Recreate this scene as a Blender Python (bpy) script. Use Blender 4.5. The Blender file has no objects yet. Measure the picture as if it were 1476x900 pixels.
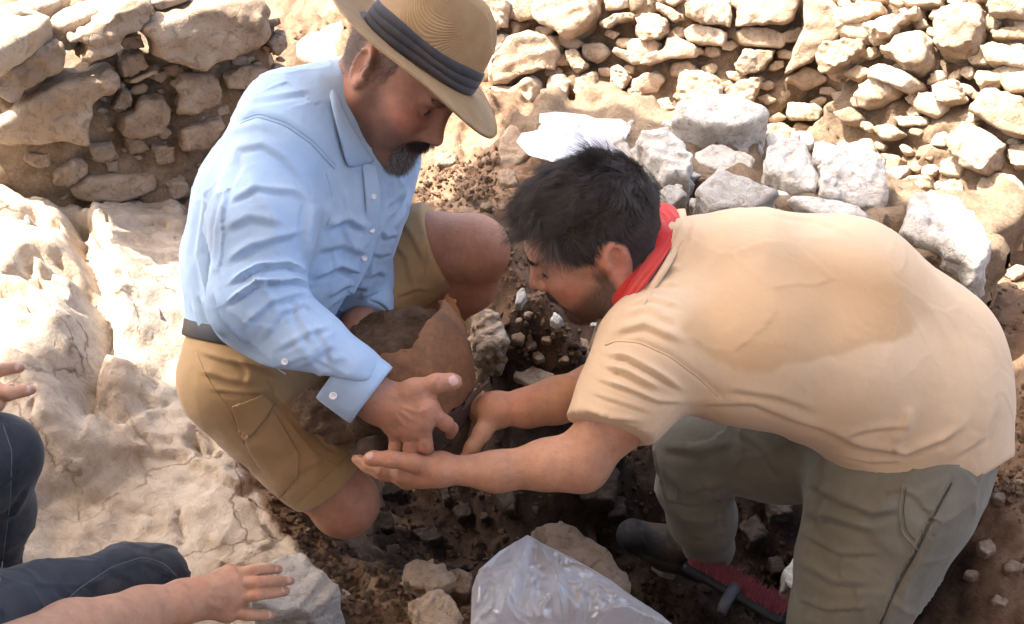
import bpy, bmesh, math, random
import numpy as np

# ------------------------------------------------------------------ camera, sky, sun, exposure
scene = bpy.context.scene
CAM = np.array([0.0, 0.0, 1.325])
PITCH = math.radians(35.0)
FPX = 1400.0                                   # focal length in pixels of the 1476 px wide frame
cam_data = bpy.data.cameras.new('camera')
cam_data.sensor_width = 36.0
cam_data.lens = 36.0 * FPX / 1476.0
cam_data.clip_start = 0.02
cam_data.clip_end = 2000.0
cam = bpy.data.objects.new('camera', cam_data)
scene.collection.objects.link(cam)
cam.location = CAM
cam.rotation_euler = (math.pi / 2 - PITCH, 0, 0)
scene.camera = cam

SUN_EL, SUN_AZ = math.radians(60.0), math.radians(174.0)      # azimuth of the sun, counted from +x
SUN = np.array([math.cos(SUN_EL) * math.cos(SUN_AZ), math.cos(SUN_EL) * math.sin(SUN_AZ), math.sin(SUN_EL)])
world = bpy.data.worlds.new('World')
scene.world = world
world.use_nodes = True
wn = world.node_tree
sky = wn.nodes.new('ShaderNodeTexSky')
sky.sky_type = 'NISHITA'
sky.sun_disc = False
sky.sun_elevation = SUN_EL
sky.sun_rotation = math.pi / 2 - SUN_AZ
sky.dust_density = 5.0
sky.ozone_density = 0.3
wn.links.new(sky.outputs['Color'], wn.nodes['Background'].inputs['Color'])
wn.nodes['Background'].inputs['Strength'].default_value = 0.15
sun_data = bpy.data.lights.new('sun', 'SUN')
sun_data.energy = 3.4
sun_data.angle = math.radians(0.5)
sun_data.color = (1.0, 0.95, 0.87)
sun = bpy.data.objects.new('sun', sun_data)
scene.collection.objects.link(sun)
sun.rotation_euler = (math.pi / 2 - SUN_EL, 0, SUN_AZ + math.pi / 2)
scene.view_settings.view_transform = 'Standard'
scene.view_settings.look = 'None'
scene.view_settings.gamma = 1.0
scene.view_settings.exposure = 2.5
scene.cycles.max_bounces = 8
scene.cycles.diffuse_bounces = 3
scene.cycles.transparent_max_bounces = 8
scene.cycles.use_denoising = True

# ------------------------------------------------------------------ helpers: geometry
_f = np.array([0.0, math.cos(PITCH), -math.sin(PITCH)])
_u = np.array([0.0, math.sin(PITCH), math.cos(PITCH)])
_r = np.array([1.0, 0.0, 0.0])

def ray(px, py):
    return _f + _r * ((px - 738.0) / FPX) + _u * ((450.0 - py) / FPX)

def W(px, py, d):
    """A point of the place: d metres in front of the lens plane."""
    return CAM + d * ray(px, py)

def WZ(px, py, z):
    v = ray(px, py)
    return CAM + v * ((z - CAM[2]) / v[2])

def camvec(a):
    """right / up / back components to a world direction"""
    return _r * a[0] + _u * a[1] - _f * a[2]

def proj(P):
    q = P - CAM
    d = q @ _f
    return np.stack([738 + FPX * (q @ _r) / d, 450 - FPX * (q @ _u) / d, d], 1)

def nrm(v):
    v = np.asarray(v, float)
    return v / np.linalg.norm(v)

_K = [np.uint32(k) for k in (374761393, 668265263, 1274126177, 974711, 1103515245, 2246822519)]
def _hash(ix, iy, iz, s):
    n = ix.astype(np.uint32) * _K[0] + iy.astype(np.uint32) * _K[1] + iz.astype(np.uint32) * _K[2] + np.uint32((s * 974711) & 0xFFFFFFFF)
    n = (n ^ (n >> np.uint32(13))) * _K[4]
    n = (n ^ (n >> np.uint32(15))) * _K[5]
    n ^= n >> np.uint32(16)
    return (n & np.uint32(0xFFFFFF)).astype(np.float32) * np.float32(1 / 16777215.0)

def vnoise(P, scale, seed=0):
    q = P * scale + 1000.0
    i = np.floor(q).astype(np.int32)
    f = (q - i).astype(np.float32)
    f = f * f * f * (f * (f * 6 - 15) + 10)
    x, y, z = i[:, 0], i[:, 1], i[:, 2]
    fx, fy, fz = f[:, 0], f[:, 1], f[:, 2]
    def L(a, b, t): return a + (b - a) * t
    c = [_hash(x + dx, y + dy, z + dz, seed) for dx in (0, 1) for dy in (0, 1) for dz in (0, 1)]
    a = L(L(L(c[0], c[1], fz), L(c[2], c[3], fz), fy), L(L(c[4], c[5], fz), L(c[6], c[7], fz), fy), fx)
    return a * 2 - 1

def fbm(P, scale, octaves=4, seed=0, gain=0.5):
    a, s, t = 1.0, scale, np.zeros(len(P))
    for o in range(octaves):
        t += a * vnoise(P, s, seed + o * 7)
        a *= gain
        s *= 2.03
    return t

def ridged(P, scale, octaves=3, seed=0):
    a, s, t = 1.0, scale, np.zeros(len(P))
    for o in range(octaves):
        t += a * (1 - 2 * np.abs(vnoise(P, s, seed + o * 5)))
        a *= 0.5
        s *= 2.1
    return t

def worley(P, scale, seed=0):
    q = P * scale + 500.0
    i = np.floor(q).astype(np.int32)
    f1 = np.full(len(P), 9.0)
    f2 = np.full(len(P), 9.0)
    cid = np.zeros(len(P))
    for dx in (-1, 0, 1):
        for dy in (-1, 0, 1):
            for dz in (-1, 0, 1):
                a, b, c = i[:, 0] + dx, i[:, 1] + dy, i[:, 2] + dz
                v = np.stack([a + _hash(a, b, c, seed), b + _hash(a, b, c, seed + 11), c + _hash(a, b, c, seed + 23)], 1) - q
                d = np.sqrt((v * v).sum(1))
                new = d < f1
                f2 = np.where(new, f1, np.minimum(f2, d))
                cid = np.where(new, _hash(a, b, c, seed + 31), cid)
                f1 = np.where(new, d, f1)
    return f1, f2, cid

def sstep(a, b, x):
    t = np.clip((x - a) / (b - a), 0, 1)
    return t * t * (3 - 2 * t)

def poly_sd(Q, poly):
    """signed distance (negative inside) of 2-D points to a closed polygon"""
    poly = np.asarray(poly, float)
    d = np.full(len(Q), 1e9)
    inside = np.zeros(len(Q), bool)
    n = len(poly)
    for k in range(n):
        a, b = poly[k], poly[(k + 1) % n]
        e = b - a
        w = Q - a
        t = np.clip((w @ e) / max(e @ e, 1e-12), 0, 1)
        v = w - t[:, None] * e
        d = np.minimum(d, (v * v).sum(1))
        c = ((a[1] > Q[:, 1]) != (b[1] > Q[:, 1]))
        with np.errstate(divide='ignore', invalid='ignore'):
            xx = (b[0] - a[0]) * (Q[:, 1] - a[1]) / (b[1] - a[1]) + a[0]
        inside ^= c & (Q[:, 0] < xx)
    d = np.sqrt(d)
    return np.where(inside, -d, d)

def line_sd(Q, pts):
    """distance, signed side and running parameter of 2-D points to a polyline"""
    pts = np.asarray(pts, float)
    best = np.full(len(Q), 1e9)
    side = np.zeros(len(Q))
    par = np.zeros(len(Q))
    L = np.concatenate([[0], np.cumsum(np.linalg.norm(np.diff(pts, axis=0), axis=1))])
    for k in range(len(pts) - 1):
        a, b = pts[k], pts[k + 1]
        e = b - a
        w = Q - a
        t = np.clip((w @ e) / max(e @ e, 1e-12), 0, 1)
        v = w - t[:, None] * e
        d = np.sqrt((v * v).sum(1))
        m = d < best
        best = np.where(m, d, best)
        side = np.where(m, np.sign(e[0] * w[:, 1] - e[1] * w[:, 0]), side)
        par = np.where(m, (L[k] + t * (L[k + 1] - L[k])) / L[-1], par)
    return best, side, par

# ------------------------------------------------------------------ helpers: implicit bodies
class Blob:
    """A smooth solid grown from tapered limbs and ellipsoids, turned into one quad mesh."""
    def __init__(self):
        self.ops = []
        self.R = np.eye(3)
        self.t = np.zeros(3)
        self.s = 1.0
    def frame(self, R, t, s=1.0):
        self.R, self.t, self.s = np.asarray(R, float), np.asarray(t, float), s
    def pt(self, p):
        return self.R @ (np.asarray(p, float) * self.s) + self.t
    def cone(self, a, b, ra, rb, k=0.02, sub=False):
        a, b = self.pt(a), self.pt(b)
        ra, rb = ra * self.s, rb * self.s
        r = max(ra, rb)
        self.ops.append(('c', a, b, ra, rb, k, sub, np.minimum(a - ra, b - rb), np.maximum(a + ra, b + rb)))
        return self
    def chain(self, pts, radii, k=0.02):
        for i in range(len(pts) - 1):
            self.cone(pts[i], pts[i + 1], radii[i], radii[i + 1], k)
        return self
    def ell(self, c, rad, R=None, k=0.02, sub=False):
        c = self.pt(c)
        M = self.R if R is None else self.R @ R
        rad = np.asarray(rad, float) * self.s
        ext = np.sqrt(((M * rad) ** 2).sum(1))
        self.ops.append(('e', c, M, rad, None, k, sub, c - ext, c + ext))
        return self
    def cut(self, p, n, k=0.004):
        self.ops.append(('p', self.pt(p), nrm(self.R @ np.asarray(n, float)), None, None, k, True, None, None))
        return self
    def mesh(self, h, smooth=2, fn=None):
        los = np.array([o[7] for o in self.ops if o[7] is not None and not o[6]])
        his = np.array([o[8] for o in self.ops if o[8] is not None and not o[6]])
        lo, hi = los.min(0) - 4 * h, his.max(0) + 4 * h
        n = np.ceil((hi - lo) / h).astype(int) + 1
        ax = [(lo[i] + h * np.arange(n[i])).astype(np.float32) for i in range(3)]
        D = np.full(n, 0.3, np.float32)
        for o in self.ops:
            kind, k, sub = o[0], o[5], o[6]
            if kind == 'p':
                q = (ax[0][:, None, None] - o[1][0]) * o[2][0] + (ax[1][None, :, None] - o[1][1]) * o[2][1] + (ax[2][None, None, :] - o[1][2]) * o[2][2]
                D = smax(D, q.astype(np.float32), k)
                continue
            m = k + 3 * h
            i0 = np.clip(np.floor((o[7] - m - lo) / h).astype(int), 0, n)
            i1 = np.clip(np.ceil((o[8] + m - lo) / h).astype(int) + 1, 0, n)
            if (i1 <= i0).any():
                continue
            sl = tuple(slice(i0[j], i1[j]) for j in range(3))
            X = ax[0][sl[0]][:, None, None]
            Y = ax[1][sl[1]][None, :, None]
            Z = ax[2][sl[2]][None, None, :]
            if kind == 'c':
                a, b, ra, rb = o[1], o[2], o[3], o[4]
                e = b - a
                ee = max(e @ e, 1e-10)
                t = np.clip(((X - a[0]) * e[0] + (Y - a[1]) * e[1] + (Z - a[2]) * e[2]) / ee, 0, 1)
                d = np.sqrt((X - a[0] - t * e[0]) ** 2 + (Y - a[1] - t * e[1]) ** 2 + (Z - a[2] - t * e[2]) ** 2) - (ra + (rb - ra) * t)
            else:
                c, M, rad = o[1], o[2], o[3]
                A = [((X - c[0]) * M[0, j] + (Y - c[1]) * M[1, j] + (Z - c[2]) * M[2, j]) for j in range(3)]
                k0 = np.sqrt(sum((A[j] / rad[j]) ** 2 for j in range(3)))
                k1 = np.sqrt(sum((A[j] / rad[j] ** 2) ** 2 for j in range(3))) + 1e-6
                d = k0 * (k0 - 1) / k1
            d = d.astype(np.float32)
            D[sl] = smax(D[sl], -d, k) if sub else smin(D[sl], d, k)
        if fn is not None:
            D = fn(D, ax)
        V, Fq = surface_nets(D, lo, h)
        for _ in range(smooth):
            V = relax(V, Fq, 0.5)
        return V, Fq

def smin(a, b, k):
    if k <= 0: return np.minimum(a, b)
    h = np.maximum(k - np.abs(a - b), 0) / k
    return np.minimum(a, b) - h * h * (k * 0.25)

def smax(a, b, k):
    return -smin(-a, -b, k)

def surface_nets(D, lo, h):
    S = D < 0
    cnt = np.zeros(np.array(D.shape) - 1, np.int8)
    for dx in (0, 1):
        for dy in (0, 1):
            for dz in (0, 1):
                cnt += S[dx:S.shape[0] - 1 + dx, dy:S.shape[1] - 1 + dy, dz:S.shape[2] - 1 + dz]
    act = (cnt > 0) & (cnt < 8)
    I = np.argwhere(act)
    idx = np.full(act.shape, -1, np.int64)
    idx[act] = np.arange(len(I))
    acc = np.zeros((len(I), 3))
    num = np.zeros(len(I))
    corners = [(a, b, c) for a in (0, 1) for b in (0, 1) for c in (0, 1)]
    val = {c: D[I[:, 0] + c[0], I[:, 1] + c[1], I[:, 2] + c[2]].astype(float) for c in corners}
    for c in corners:
        for axis in range(3):
            if c[axis] == 0:
                c2 = list(c); c2[axis] = 1; c2 = tuple(c2)
                v0, v1 = val[c], val[c2]
                cr = (v0 < 0) != (v1 < 0)
                t = np.where(cr, v0 / np.where(cr, v0 - v1, 1), 0)
                p = np.tile(np.array(c, float), (len(I), 1))
                p[:, axis] = t
                acc[cr] += p[cr]
                num[cr] += 1
    V = lo + h * (I + acc / np.maximum(num, 1)[:, None])
    quads = []
    for axis in range(3):
        b, c = [(1, 2), (2, 0), (0, 1)][axis]
        n = np.array(D.shape)
        s0 = [slice(1, n[0] - 1), slice(1, n[1] - 1), slice(1, n[2] - 1)]
        s0[axis] = slice(0, n[axis] - 1)
        s1 = list(s0); s1[axis] = slice(1, n[axis])
        A, B = S[tuple(s0)], S[tuple(s1)]
        E = np.argwhere(A != B)
        if len(E) == 0: continue
        flip = A[E[:, 0], E[:, 1], E[:, 2]]
        base = E.copy()
        off = np.ones(3, int); off[axis] = 0
        base = base + off
        def at(db, dc):
            q = base.copy(); q[:, b] += db; q[:, c] += dc
            return idx[q[:, 0], q[:, 1], q[:, 2]]
        q = np.stack([at(-1, -1), at(0, -1), at(0, 0), at(-1, 0)], 1)
        q[~flip] = q[~flip][:, ::-1]
        quads.append(q)
    Q = np.concatenate(quads)
    Q = Q[(Q >= 0).all(1)]
    return V, Q

def edges_of(F):
    n = F.shape[1]
    E = np.concatenate([F[:, [i, (i + 1) % n]] for i in range(n)])
    return E

def relax(V, F, w):
    E = edges_of(F)
    s = np.zeros_like(V)
    c = np.zeros(len(V))
    for j in range(3):
        s[:, j] = np.bincount(E[:, 0], V[E[:, 1], j], len(V)) + np.bincount(E[:, 1], V[E[:, 0], j], len(V))
    c = np.bincount(E[:, 0], minlength=len(V)) + np.bincount(E[:, 1], minlength=len(V))
    return V * (1 - w) + w * s / np.maximum(c, 1)[:, None]

def smooth_field(a, F, n=2):
    E = edges_of(F)
    c = np.maximum(np.bincount(E[:, 0], minlength=len(a)) + np.bincount(E[:, 1], minlength=len(a)), 1)
    for _ in range(n):
        a = 0.5 * a + 0.5 * (np.bincount(E[:, 0], a[E[:, 1]], len(a)) + np.bincount(E[:, 1], a[E[:, 0]], len(a))) / c
    return a

def normals(V, F):
    if F.shape[1] == 4:
        n = np.cross(V[F[:, 2]] - V[F[:, 0]], V[F[:, 3]] - V[F[:, 1]])
    else:
        n = np.cross(V[F[:, 1]] - V[F[:, 0]], V[F[:, 2]] - V[F[:, 0]])
    N = np.zeros_like(V)
    for j in range(3):
        for k in range(F.shape[1]):
            N[:, j] += np.bincount(F[:, k], n[:, j], len(V))
    return N / np.maximum(np.linalg.norm(N, axis=1), 1e-12)[:, None]

def strokes(V, F, items):
    """Press folds (amp > 0 raised, < 0 sunk) into the side of a mesh that faces the lens.
    item: (points, width px, amp m[, kind[, dmin, dmax]]); kind 'r' ridge, 'f' fold with a valley beside it"""
    N = normals(V, F)
    P = proj(V)
    to = CAM - V
    to /= np.linalg.norm(to, axis=1)[:, None]
    facing = sstep(0.0, 0.35, (N * to).sum(1))
    disp = np.zeros(len(V))
    rj = np.random.default_rng(len(items) * 7 + len(V) % 97)
    for it in items:
        pts, w, amp = it[:3]
        kind = it[3] if len(it) > 3 else 'r'
        pts = np.asarray(pts, float)
        if kind == 'f':                                   # no two folds of a garment are alike
            w = w * rj.uniform(.6, 1.15)
            amp = amp * rj.uniform(.55, 1.3)
            pts = pts + rj.normal(0, w * .45, pts.shape)
        lo, hi = pts.min(0) - 4 * w, pts.max(0) + 4 * w
        m = (P[:, 0] > lo[0]) & (P[:, 0] < hi[0]) & (P[:, 1] > lo[1]) & (P[:, 1] < hi[1]) & (facing > 0)
        if len(it) > 5:
            m &= (P[:, 2] > it[4]) & (P[:, 2] < it[5])
        ii = np.nonzero(m)[0]
        if len(ii) == 0: continue
        d, side, par = line_sd(P[ii, :2], pts)
        tap = np.clip(np.sin(np.pi * np.clip(par, 0.02, 0.98)) * 1.8, 0, 1)
        g = np.exp(-(d / w) ** 2)
        if kind == 'f':
            s = d * side
            g = np.exp(-(d / (w * np.where(s > 0, .50, 1.15))) ** 1.5) - 0.75 * np.exp(-((s - 1.05 * w) / (w * .6)) ** 2)
        if kind == 's':
            tap = 1.0
        disp[ii] += amp * g * tap * facing[ii]
    return V + N * disp[:, None]

def on_mesh(V, pts, rad=6.0, dmax=9):
    """points of a mesh under picked spots (front-most)"""
    P = proj(V)
    out = []
    for a, b in pts:
        r = rad
        while True:
            m = (np.hypot(P[:, 0] - a, P[:, 1] - b) < r) & (P[:, 2] < dmax)
            if m.any(): break
            r *= 1.5
        d = np.percentile(P[m, 2], 8)
        out.append(W(a, b, d))
    return np.array(out)

# ------------------------------------------------------------------ helpers: objects
def link(o, parent=None):
    scene.collection.objects.link(o)
    if parent is not None:
        o.parent = parent
    return o

def mk(name, V, F, mat, parent=None, smooth=True, attrs=None):
    """One mesh object; the faces are one array of quads or of triangles."""
    V = np.asarray(V, np.float32)
    F = np.asarray(F, np.int32)
    me = bpy.data.meshes.new(name)
    n, k = F.shape
    me.vertices.add(len(V))
    me.vertices.foreach_set('co', V.ravel())
    me.loops.add(n * k)
    me.loops.foreach_set('vertex_index', F.ravel())
    me.polygons.add(n)
    me.polygons.foreach_set('loop_start', np.arange(0, n * k, k, dtype=np.int32))
    me.polygons.foreach_set('use_smooth', np.full(n, smooth))
    if attrs:
        for an, a in attrs.items():
            a = np.asarray(a, np.float32)
            if a.ndim == 1:
                at = me.attributes.new(an, 'FLOAT', 'POINT')
                at.data.foreach_set('value', a)
            else:
                at = me.attributes.new(an, 'FLOAT_COLOR', 'POINT')
                at.data.foreach_set('color', np.concatenate([a, np.ones((len(a), 1), np.float32)], 1).ravel())
    me.update()
    me.validate()
    if mat is not None:
        me.materials.append(mat)
    return link(bpy.data.objects.new(name, me), parent)

def empty(name, loc=(0, 0, 0)):
    o = bpy.data.objects.new(name, None)
    o.empty_display_size = 0.05
    o.location = loc
    return link(o)

def tag(o, label, cat, group=None):
    o['label'] = label
    o['category'] = cat
    if group: o['group'] = group
    return o

def at_root(root, o):
    """parent o without moving it"""
    o.parent = root
    o.matrix_parent_inverse.identity()
    o.location = [-c for c in root.location]
    return o

def tube(pts, radii, seg=10, cap=True):
    pts = np.asarray(pts, float)
    n = len(pts)
    radii = np.broadcast_to(np.asarray(radii, float), (n,))
    T = np.gradient(pts, axis=0)
    T /= np.linalg.norm(T, axis=1)[:, None]
    a = np.cross(T[0], [0, 0, 1.0])
    if np.linalg.norm(a) < 0.1: a = np.cross(T[0], [0, 1.0, 0])
    a = nrm(a)
    V = []
    for i in range(n):
        a = nrm(a - T[i] * (a @ T[i]))
        b = np.cross(T[i], a)
        for s in range(seg):
            an = 2 * math.pi * s / seg
            V.append(pts[i] + radii[i] * (math.cos(an) * a + math.sin(an) * b))
    Q = [[i * seg + s, i * seg + (s + 1) % seg, (i + 1) * seg + (s + 1) % seg, (i + 1) * seg + s] for i in range(n - 1) for s in range(seg)]
    if cap:
        V += [pts[0], pts[-1]]
        c0, c1 = n * seg, n * seg + 1
        for s in range(0, seg, 2):
            Q.append([c0, (s + 2) % seg, s + 1, s])
            e = (n - 1) * seg
            Q.append([c1, e + s, e + s + 1, e + (s + 2) % seg])
    return np.array(V), np.array(Q)[:, ::-1]

def seam(host, pts, mat, parent, width=.0022, n=None, lift=.0004, name='seam'):
    """A stitched seam: a thin raised cord lying on the cloth, along picked spots."""
    pts = np.asarray(pts, float)
    L = np.concatenate([[0], np.cumsum(np.hypot(*np.diff(pts, axis=0).T))])
    n = n or max(6, int(L[-1] / 5))
    u = np.linspace(0, L[-1], n)
    q = np.stack([np.interp(u, L, pts[:, j]) for j in (0, 1)], 1)
    for _ in range(2): q[1:-1] = .5 * q[1:-1] + .25 * (q[:-2] + q[2:])
    P = proj(host)
    N = None
    V = []
    for a, b in q:
        m = np.hypot(P[:, 0] - a, P[:, 1] - b) < 7
        H = P[m]
        if len(H) == 0: continue
        H = H[H[:, 2] < H[:, 2].min() + .05]
        w = np.exp(-((H[:, 0] - a) ** 2 + (H[:, 1] - b) ** 2) / 10.0)
        V.append(W(a, b, (w * H[:, 2]).sum() / w.sum() - lift))
    Vt, Ft = tube(np.array(V), width / 2, 6)
    root = parent
    while root.parent is not None: root = root.parent
    return mk(name, Vt - np.array(root.location), Ft, mat, parent)

def hair(name, roots, parent, mat, radius):
    """roots: (n, k, 3) strand points; a curves object"""
    n, k, _ = roots.shape
    hc = bpy.data.hair_curves.new(name)
    hc.add_curves([k] * n)
    hc.attributes['position'].data.foreach_set('vector', roots.astype(np.float32).ravel())
    ra = hc.attributes.get('radius') or hc.attributes.new('radius', 'FLOAT', 'POINT')
    t = np.linspace(1, 0.35, k)
    ra.data.foreach_set('value', np.tile(t * radius, n).astype(np.float32))
    hc.materials.append(mat)
    return link(bpy.data.objects.new(name, hc), parent)

# ------------------------------------------------------------------ helpers: materials
def srgb(r, g, b):
    return tuple(((c / 255.0) / 12.92 if c / 255.0 <= 0.04045 else ((c / 255.0 + 0.055) / 1.055) ** 2.4) for c in (r, g, b))

class NT:
    def __init__(self, name):
        self.m = bpy.data.materials.new(name)
        self.m.use_nodes = True
        self.t = self.m.node_tree
        self.b = self.t.nodes['Principled BSDF']
        self.out = self.t.nodes['Material Output']
        self.tc = self.t.nodes.new('ShaderNodeTexCoord')
    def n(self, kind, **kw):
        x = self.t.nodes.new('ShaderNode' + kind)
        for k, v in kw.items(): setattr(x, k, v)
        return x
    def l(self, a, b): self.t.links.new(a, b)
    def noise(self, scale, detail=6, rough=0.6, dist=0.0, vec=None):
        x = self.n('TexNoise')
        x.inputs['Scale'].default_value = scale
        x.inputs['Detail'].default_value = detail
        x.inputs['Roughness'].default_value = rough
        x.inputs['Distortion'].default_value = dist
        self.l(vec if vec is not None else self.tc.outputs['Object'], x.inputs['Vector'])
        return x.outputs['Fac']
    def vor(self, scale, feature='F1', vec=None):
        x = self.n('TexVoronoi', feature=feature)
        x.inputs['Scale'].default_value = scale
        self.l(vec if vec is not None else self.tc.outputs['Object'], x.inputs['Vector'])
        return x.outputs['Distance']
    def ramp(self, fac, stops):
        x = self.n('ValToRGB')
        e = x.color_ramp.elements
        while len(e) < len(stops): e.new(0.5)
        for i, (p, c) in enumerate(stops):
            e[i].position = p
            e[i].color = (*c, 1) if len(c) == 3 else c
        self.l(fac, x.inputs['Fac'])
        return x.outputs['Color']
    def mix(self, fac, a, b, blend='MIX'):
        x = self.n('Mix', data_type='RGBA', blend_type=blend)
        for s, v in ((0, fac), (6, a), (7, b)):
            if hasattr(v, 'default_value'): self.l(v, x.inputs[s])
            else: x.inputs[s].default_value = v if s == 0 else (*v, 1)
        return x.outputs[2]
    def math(self, op, a, b=0.0):
        x = self.n('Math', operation=op)
        for s, v in ((0, a), (1, b)):
            if hasattr(v, 'default_value'): self.l(v, x.inputs[s])
            else: x.inputs[s].default_value = v
        return x.outputs[0]
    def attr(self, name):
        return self.n('Attribute', attribute_name=name)
    def bump(self, height, strength=0.3, dist=0.01, normal=None):
        x = self.n('Bump')
        x.inputs['Strength'].default_value = strength
        x.inputs['Distance'].default_value = dist
        self.l(height, x.inputs['Height'])
        if normal is not None: self.l(normal, x.inputs['Normal'])
        return x.outputs['Normal']
    def done(self, col=None, rough=0.8, normal=None, spec=0.3, sss=0.0, sheen=0.0):
        if col is not None:
            if hasattr(col, 'default_value'): self.l(col, self.b.inputs['Base Color'])
            else: self.b.inputs['Base Color'].default_value = (*col, 1)
        if hasattr(rough, 'default_value'): self.l(rough, self.b.inputs['Roughness'])
        else: self.b.inputs['Roughness'].default_value = rough
        self.b.inputs['Specular IOR Level'].default_value = spec
        if normal is not None: self.l(normal, self.b.inputs['Normal'])
        if sss:
            self.b.inputs['Subsurface Weight'].default_value = sss
            self.b.inputs['Subsurface Radius'].default_value = (0.008, 0.003, 0.0015)
            self.b.inputs['Subsurface Scale'].default_value = 1.0
        if sheen: self.b.inputs['Sheen Weight'].default_value = sheen
        return self.m

def stone_mat(name, c1, c2, c3, scale=9.0, bump=0.6):
    m = NT(name)
    info = m.n('ObjectInfo')
    off = m.n('VectorMath', operation='SCALE')
    m.l(info.outputs['Location'], off.inputs[0]); off.inputs['Scale'].default_value = 3.1
    vec = m.n('VectorMath', operation='ADD')
    m.l(m.tc.outputs['Object'], vec.inputs[0]); m.l(off.outputs[0], vec.inputs[1])
    v = vec.outputs[0]
    n1 = m.noise(scale, 8, 0.65, 0.4, v)
    n2 = m.noise(scale * 5, 6, 0.7, 0.8, v)
    n3 = m.noise(scale * 0.45, 3, 0.5, 0.0, v)
    col = m.ramp(n1, [(0.3, c2), (0.5, c1), (0.68, c3)])
    col = m.mix(m.math('MULTIPLY', n3, 0.5), col, c2)
    grime = m.ramp(n2, [(0.34, (0.52, 0.47, 0.42)), (0.5, (1, 1, 1))])
    col = m.mix(0.75, col, grime, 'MULTIPLY')
    rnd = m.math('ADD', m.math('MULTIPLY', info.outputs['Random'], 0.35), 0.8)
    hs = m.n('HueSaturation'); m.l(rnd, hs.inputs['Value']); m.l(col, hs.inputs['Color'])
    fine = m.noise(scale * 22, 5, 0.7, 0.3, v)
    cr = m.vor(scale * 2.2, 'DISTANCE_TO_EDGE', v)
    h = m.math('ADD', m.math('MULTIPLY', n2, 0.7), m.math('MULTIPLY', fine, 0.35))
    crk = m.ramp(cr, [(0.0, (0, 0, 0)), (0.035, (1, 1, 1))])
    nb = m.bump(h, bump, 0.012, m.bump(crk, 0.35, 0.004))
    return m.done(hs.outputs['Color'], 0.9, nb, 0.15)

def cloth_mat(name, col, col2, weave=900.0, bump=0.12, rough=0.85, attr=None, attr_col=None, sheen=0.15, crease=0.42, dust=0.25):
    m = NT(name)
    n = m.noise(14, 4, 0.55)
    c = m.mix(m.ramp(n, [(0.35, (0, 0, 0)), (0.7, (1, 1, 1))]), col, col2)
    if attr:
        c = m.mix(m.attr(attr).outputs['Fac'], c, attr_col)
    du = m.noise(5.5, 6, 0.65, 0.4)
    c = m.mix(m.math('MULTIPLY', m.ramp(du, [(0.5, (0, 0, 0)), (0.75, (1, 1, 1))]), dust), c, (0.30, 0.22, 0.15))
    fine = m.noise(weave, 2, 0.5)
    c = m.mix(0.25, c, m.ramp(fine, [(0.3, (0.75, 0.75, 0.75)), (0.7, (1, 1, 1))]), 'MULTIPLY')
    wr = m.noise(48, 3, 0.5, 0.8)
    rd = m.n('TexNoise', noise_type='RIDGED_MULTIFRACTAL')
    rd.inputs['Scale'].default_value = 13.0; rd.inputs['Detail'].default_value = 2.5; rd.inputs['Distortion'].default_value = 1.2
    m.l(m.tc.outputs['Object'], rd.inputs['Vector'])
    h = m.math('ADD', m.math('MULTIPLY', wr, 0.25), m.math('MULTIPLY', rd.outputs['Fac'], 0.5))
    nb = m.bump(h, crease, 0.008)
    return m.done(c, rough, m.bump(fine, bump, 0.0015, nb), 0.15, 0.0, sheen)

# ================================================================== materials of the place
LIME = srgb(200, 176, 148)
M_STONE = stone_mat('buff_limestone', (0.43, 0.335, 0.235), (0.30, 0.205, 0.13), (0.52, 0.45, 0.36))  # buff limestone for the back wall, cap stones and some loose rocks
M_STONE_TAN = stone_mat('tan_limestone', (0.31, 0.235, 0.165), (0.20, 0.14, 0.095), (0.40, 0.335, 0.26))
M_STONE_GREY = stone_mat('grey_limestone', (0.53, 0.495, 0.445), (0.39, 0.345, 0.29), (0.62, 0.595, 0.55), 12.0, 0.9)
M_STONE_WHITE = stone_mat('white_limestone', (0.62, 0.59, 0.54), (0.45, 0.40, 0.34), (0.72, 0.70, 0.66), 11.0, 0.7)
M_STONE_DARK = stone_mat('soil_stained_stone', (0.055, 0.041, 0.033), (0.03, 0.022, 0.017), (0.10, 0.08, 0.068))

def soil_mat(name, c1, c2, c3, scale=18.0):
    m = NT(name)
    n1 = m.noise(scale, 8, 0.7, 0.3)
    n2 = m.noise(scale * 6, 6, 0.75, 0.5)
    col = m.ramp(n1, [(0.3, c2), (0.5, c1), (0.72, c3)])
    col = m.mix(0.6, col, m.ramp(n2, [(0.3, (0.45, 0.42, 0.4)), (0.6, (1.1, 1.1, 1.1))]), 'MULTIPLY')
    h = m.math('ADD', n2, m.math('MULTIPLY', m.noise(scale * 20, 4, 0.8), 0.5))
    return m.done(col, 0.95, m.bump(h, 0.9, 0.012), 0.1)
M_SOIL = soil_mat('brown_soil', (0.20, 0.125, 0.078), (0.12, 0.073, 0.045), (0.30, 0.21, 0.14))
M_SOIL_MOIST_SHADE = soil_mat('moist_shade_soil', (0.062, 0.041, 0.030), (0.035, 0.023, 0.017), (0.10, 0.072, 0.052))  # damp soil tone that also carries the pit's shade
M_EARTH_WALL = soil_mat('earth_mortar', (0.30, 0.215, 0.14), (0.19, 0.13, 0.085), (0.40, 0.30, 0.21), 22.0)

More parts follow.
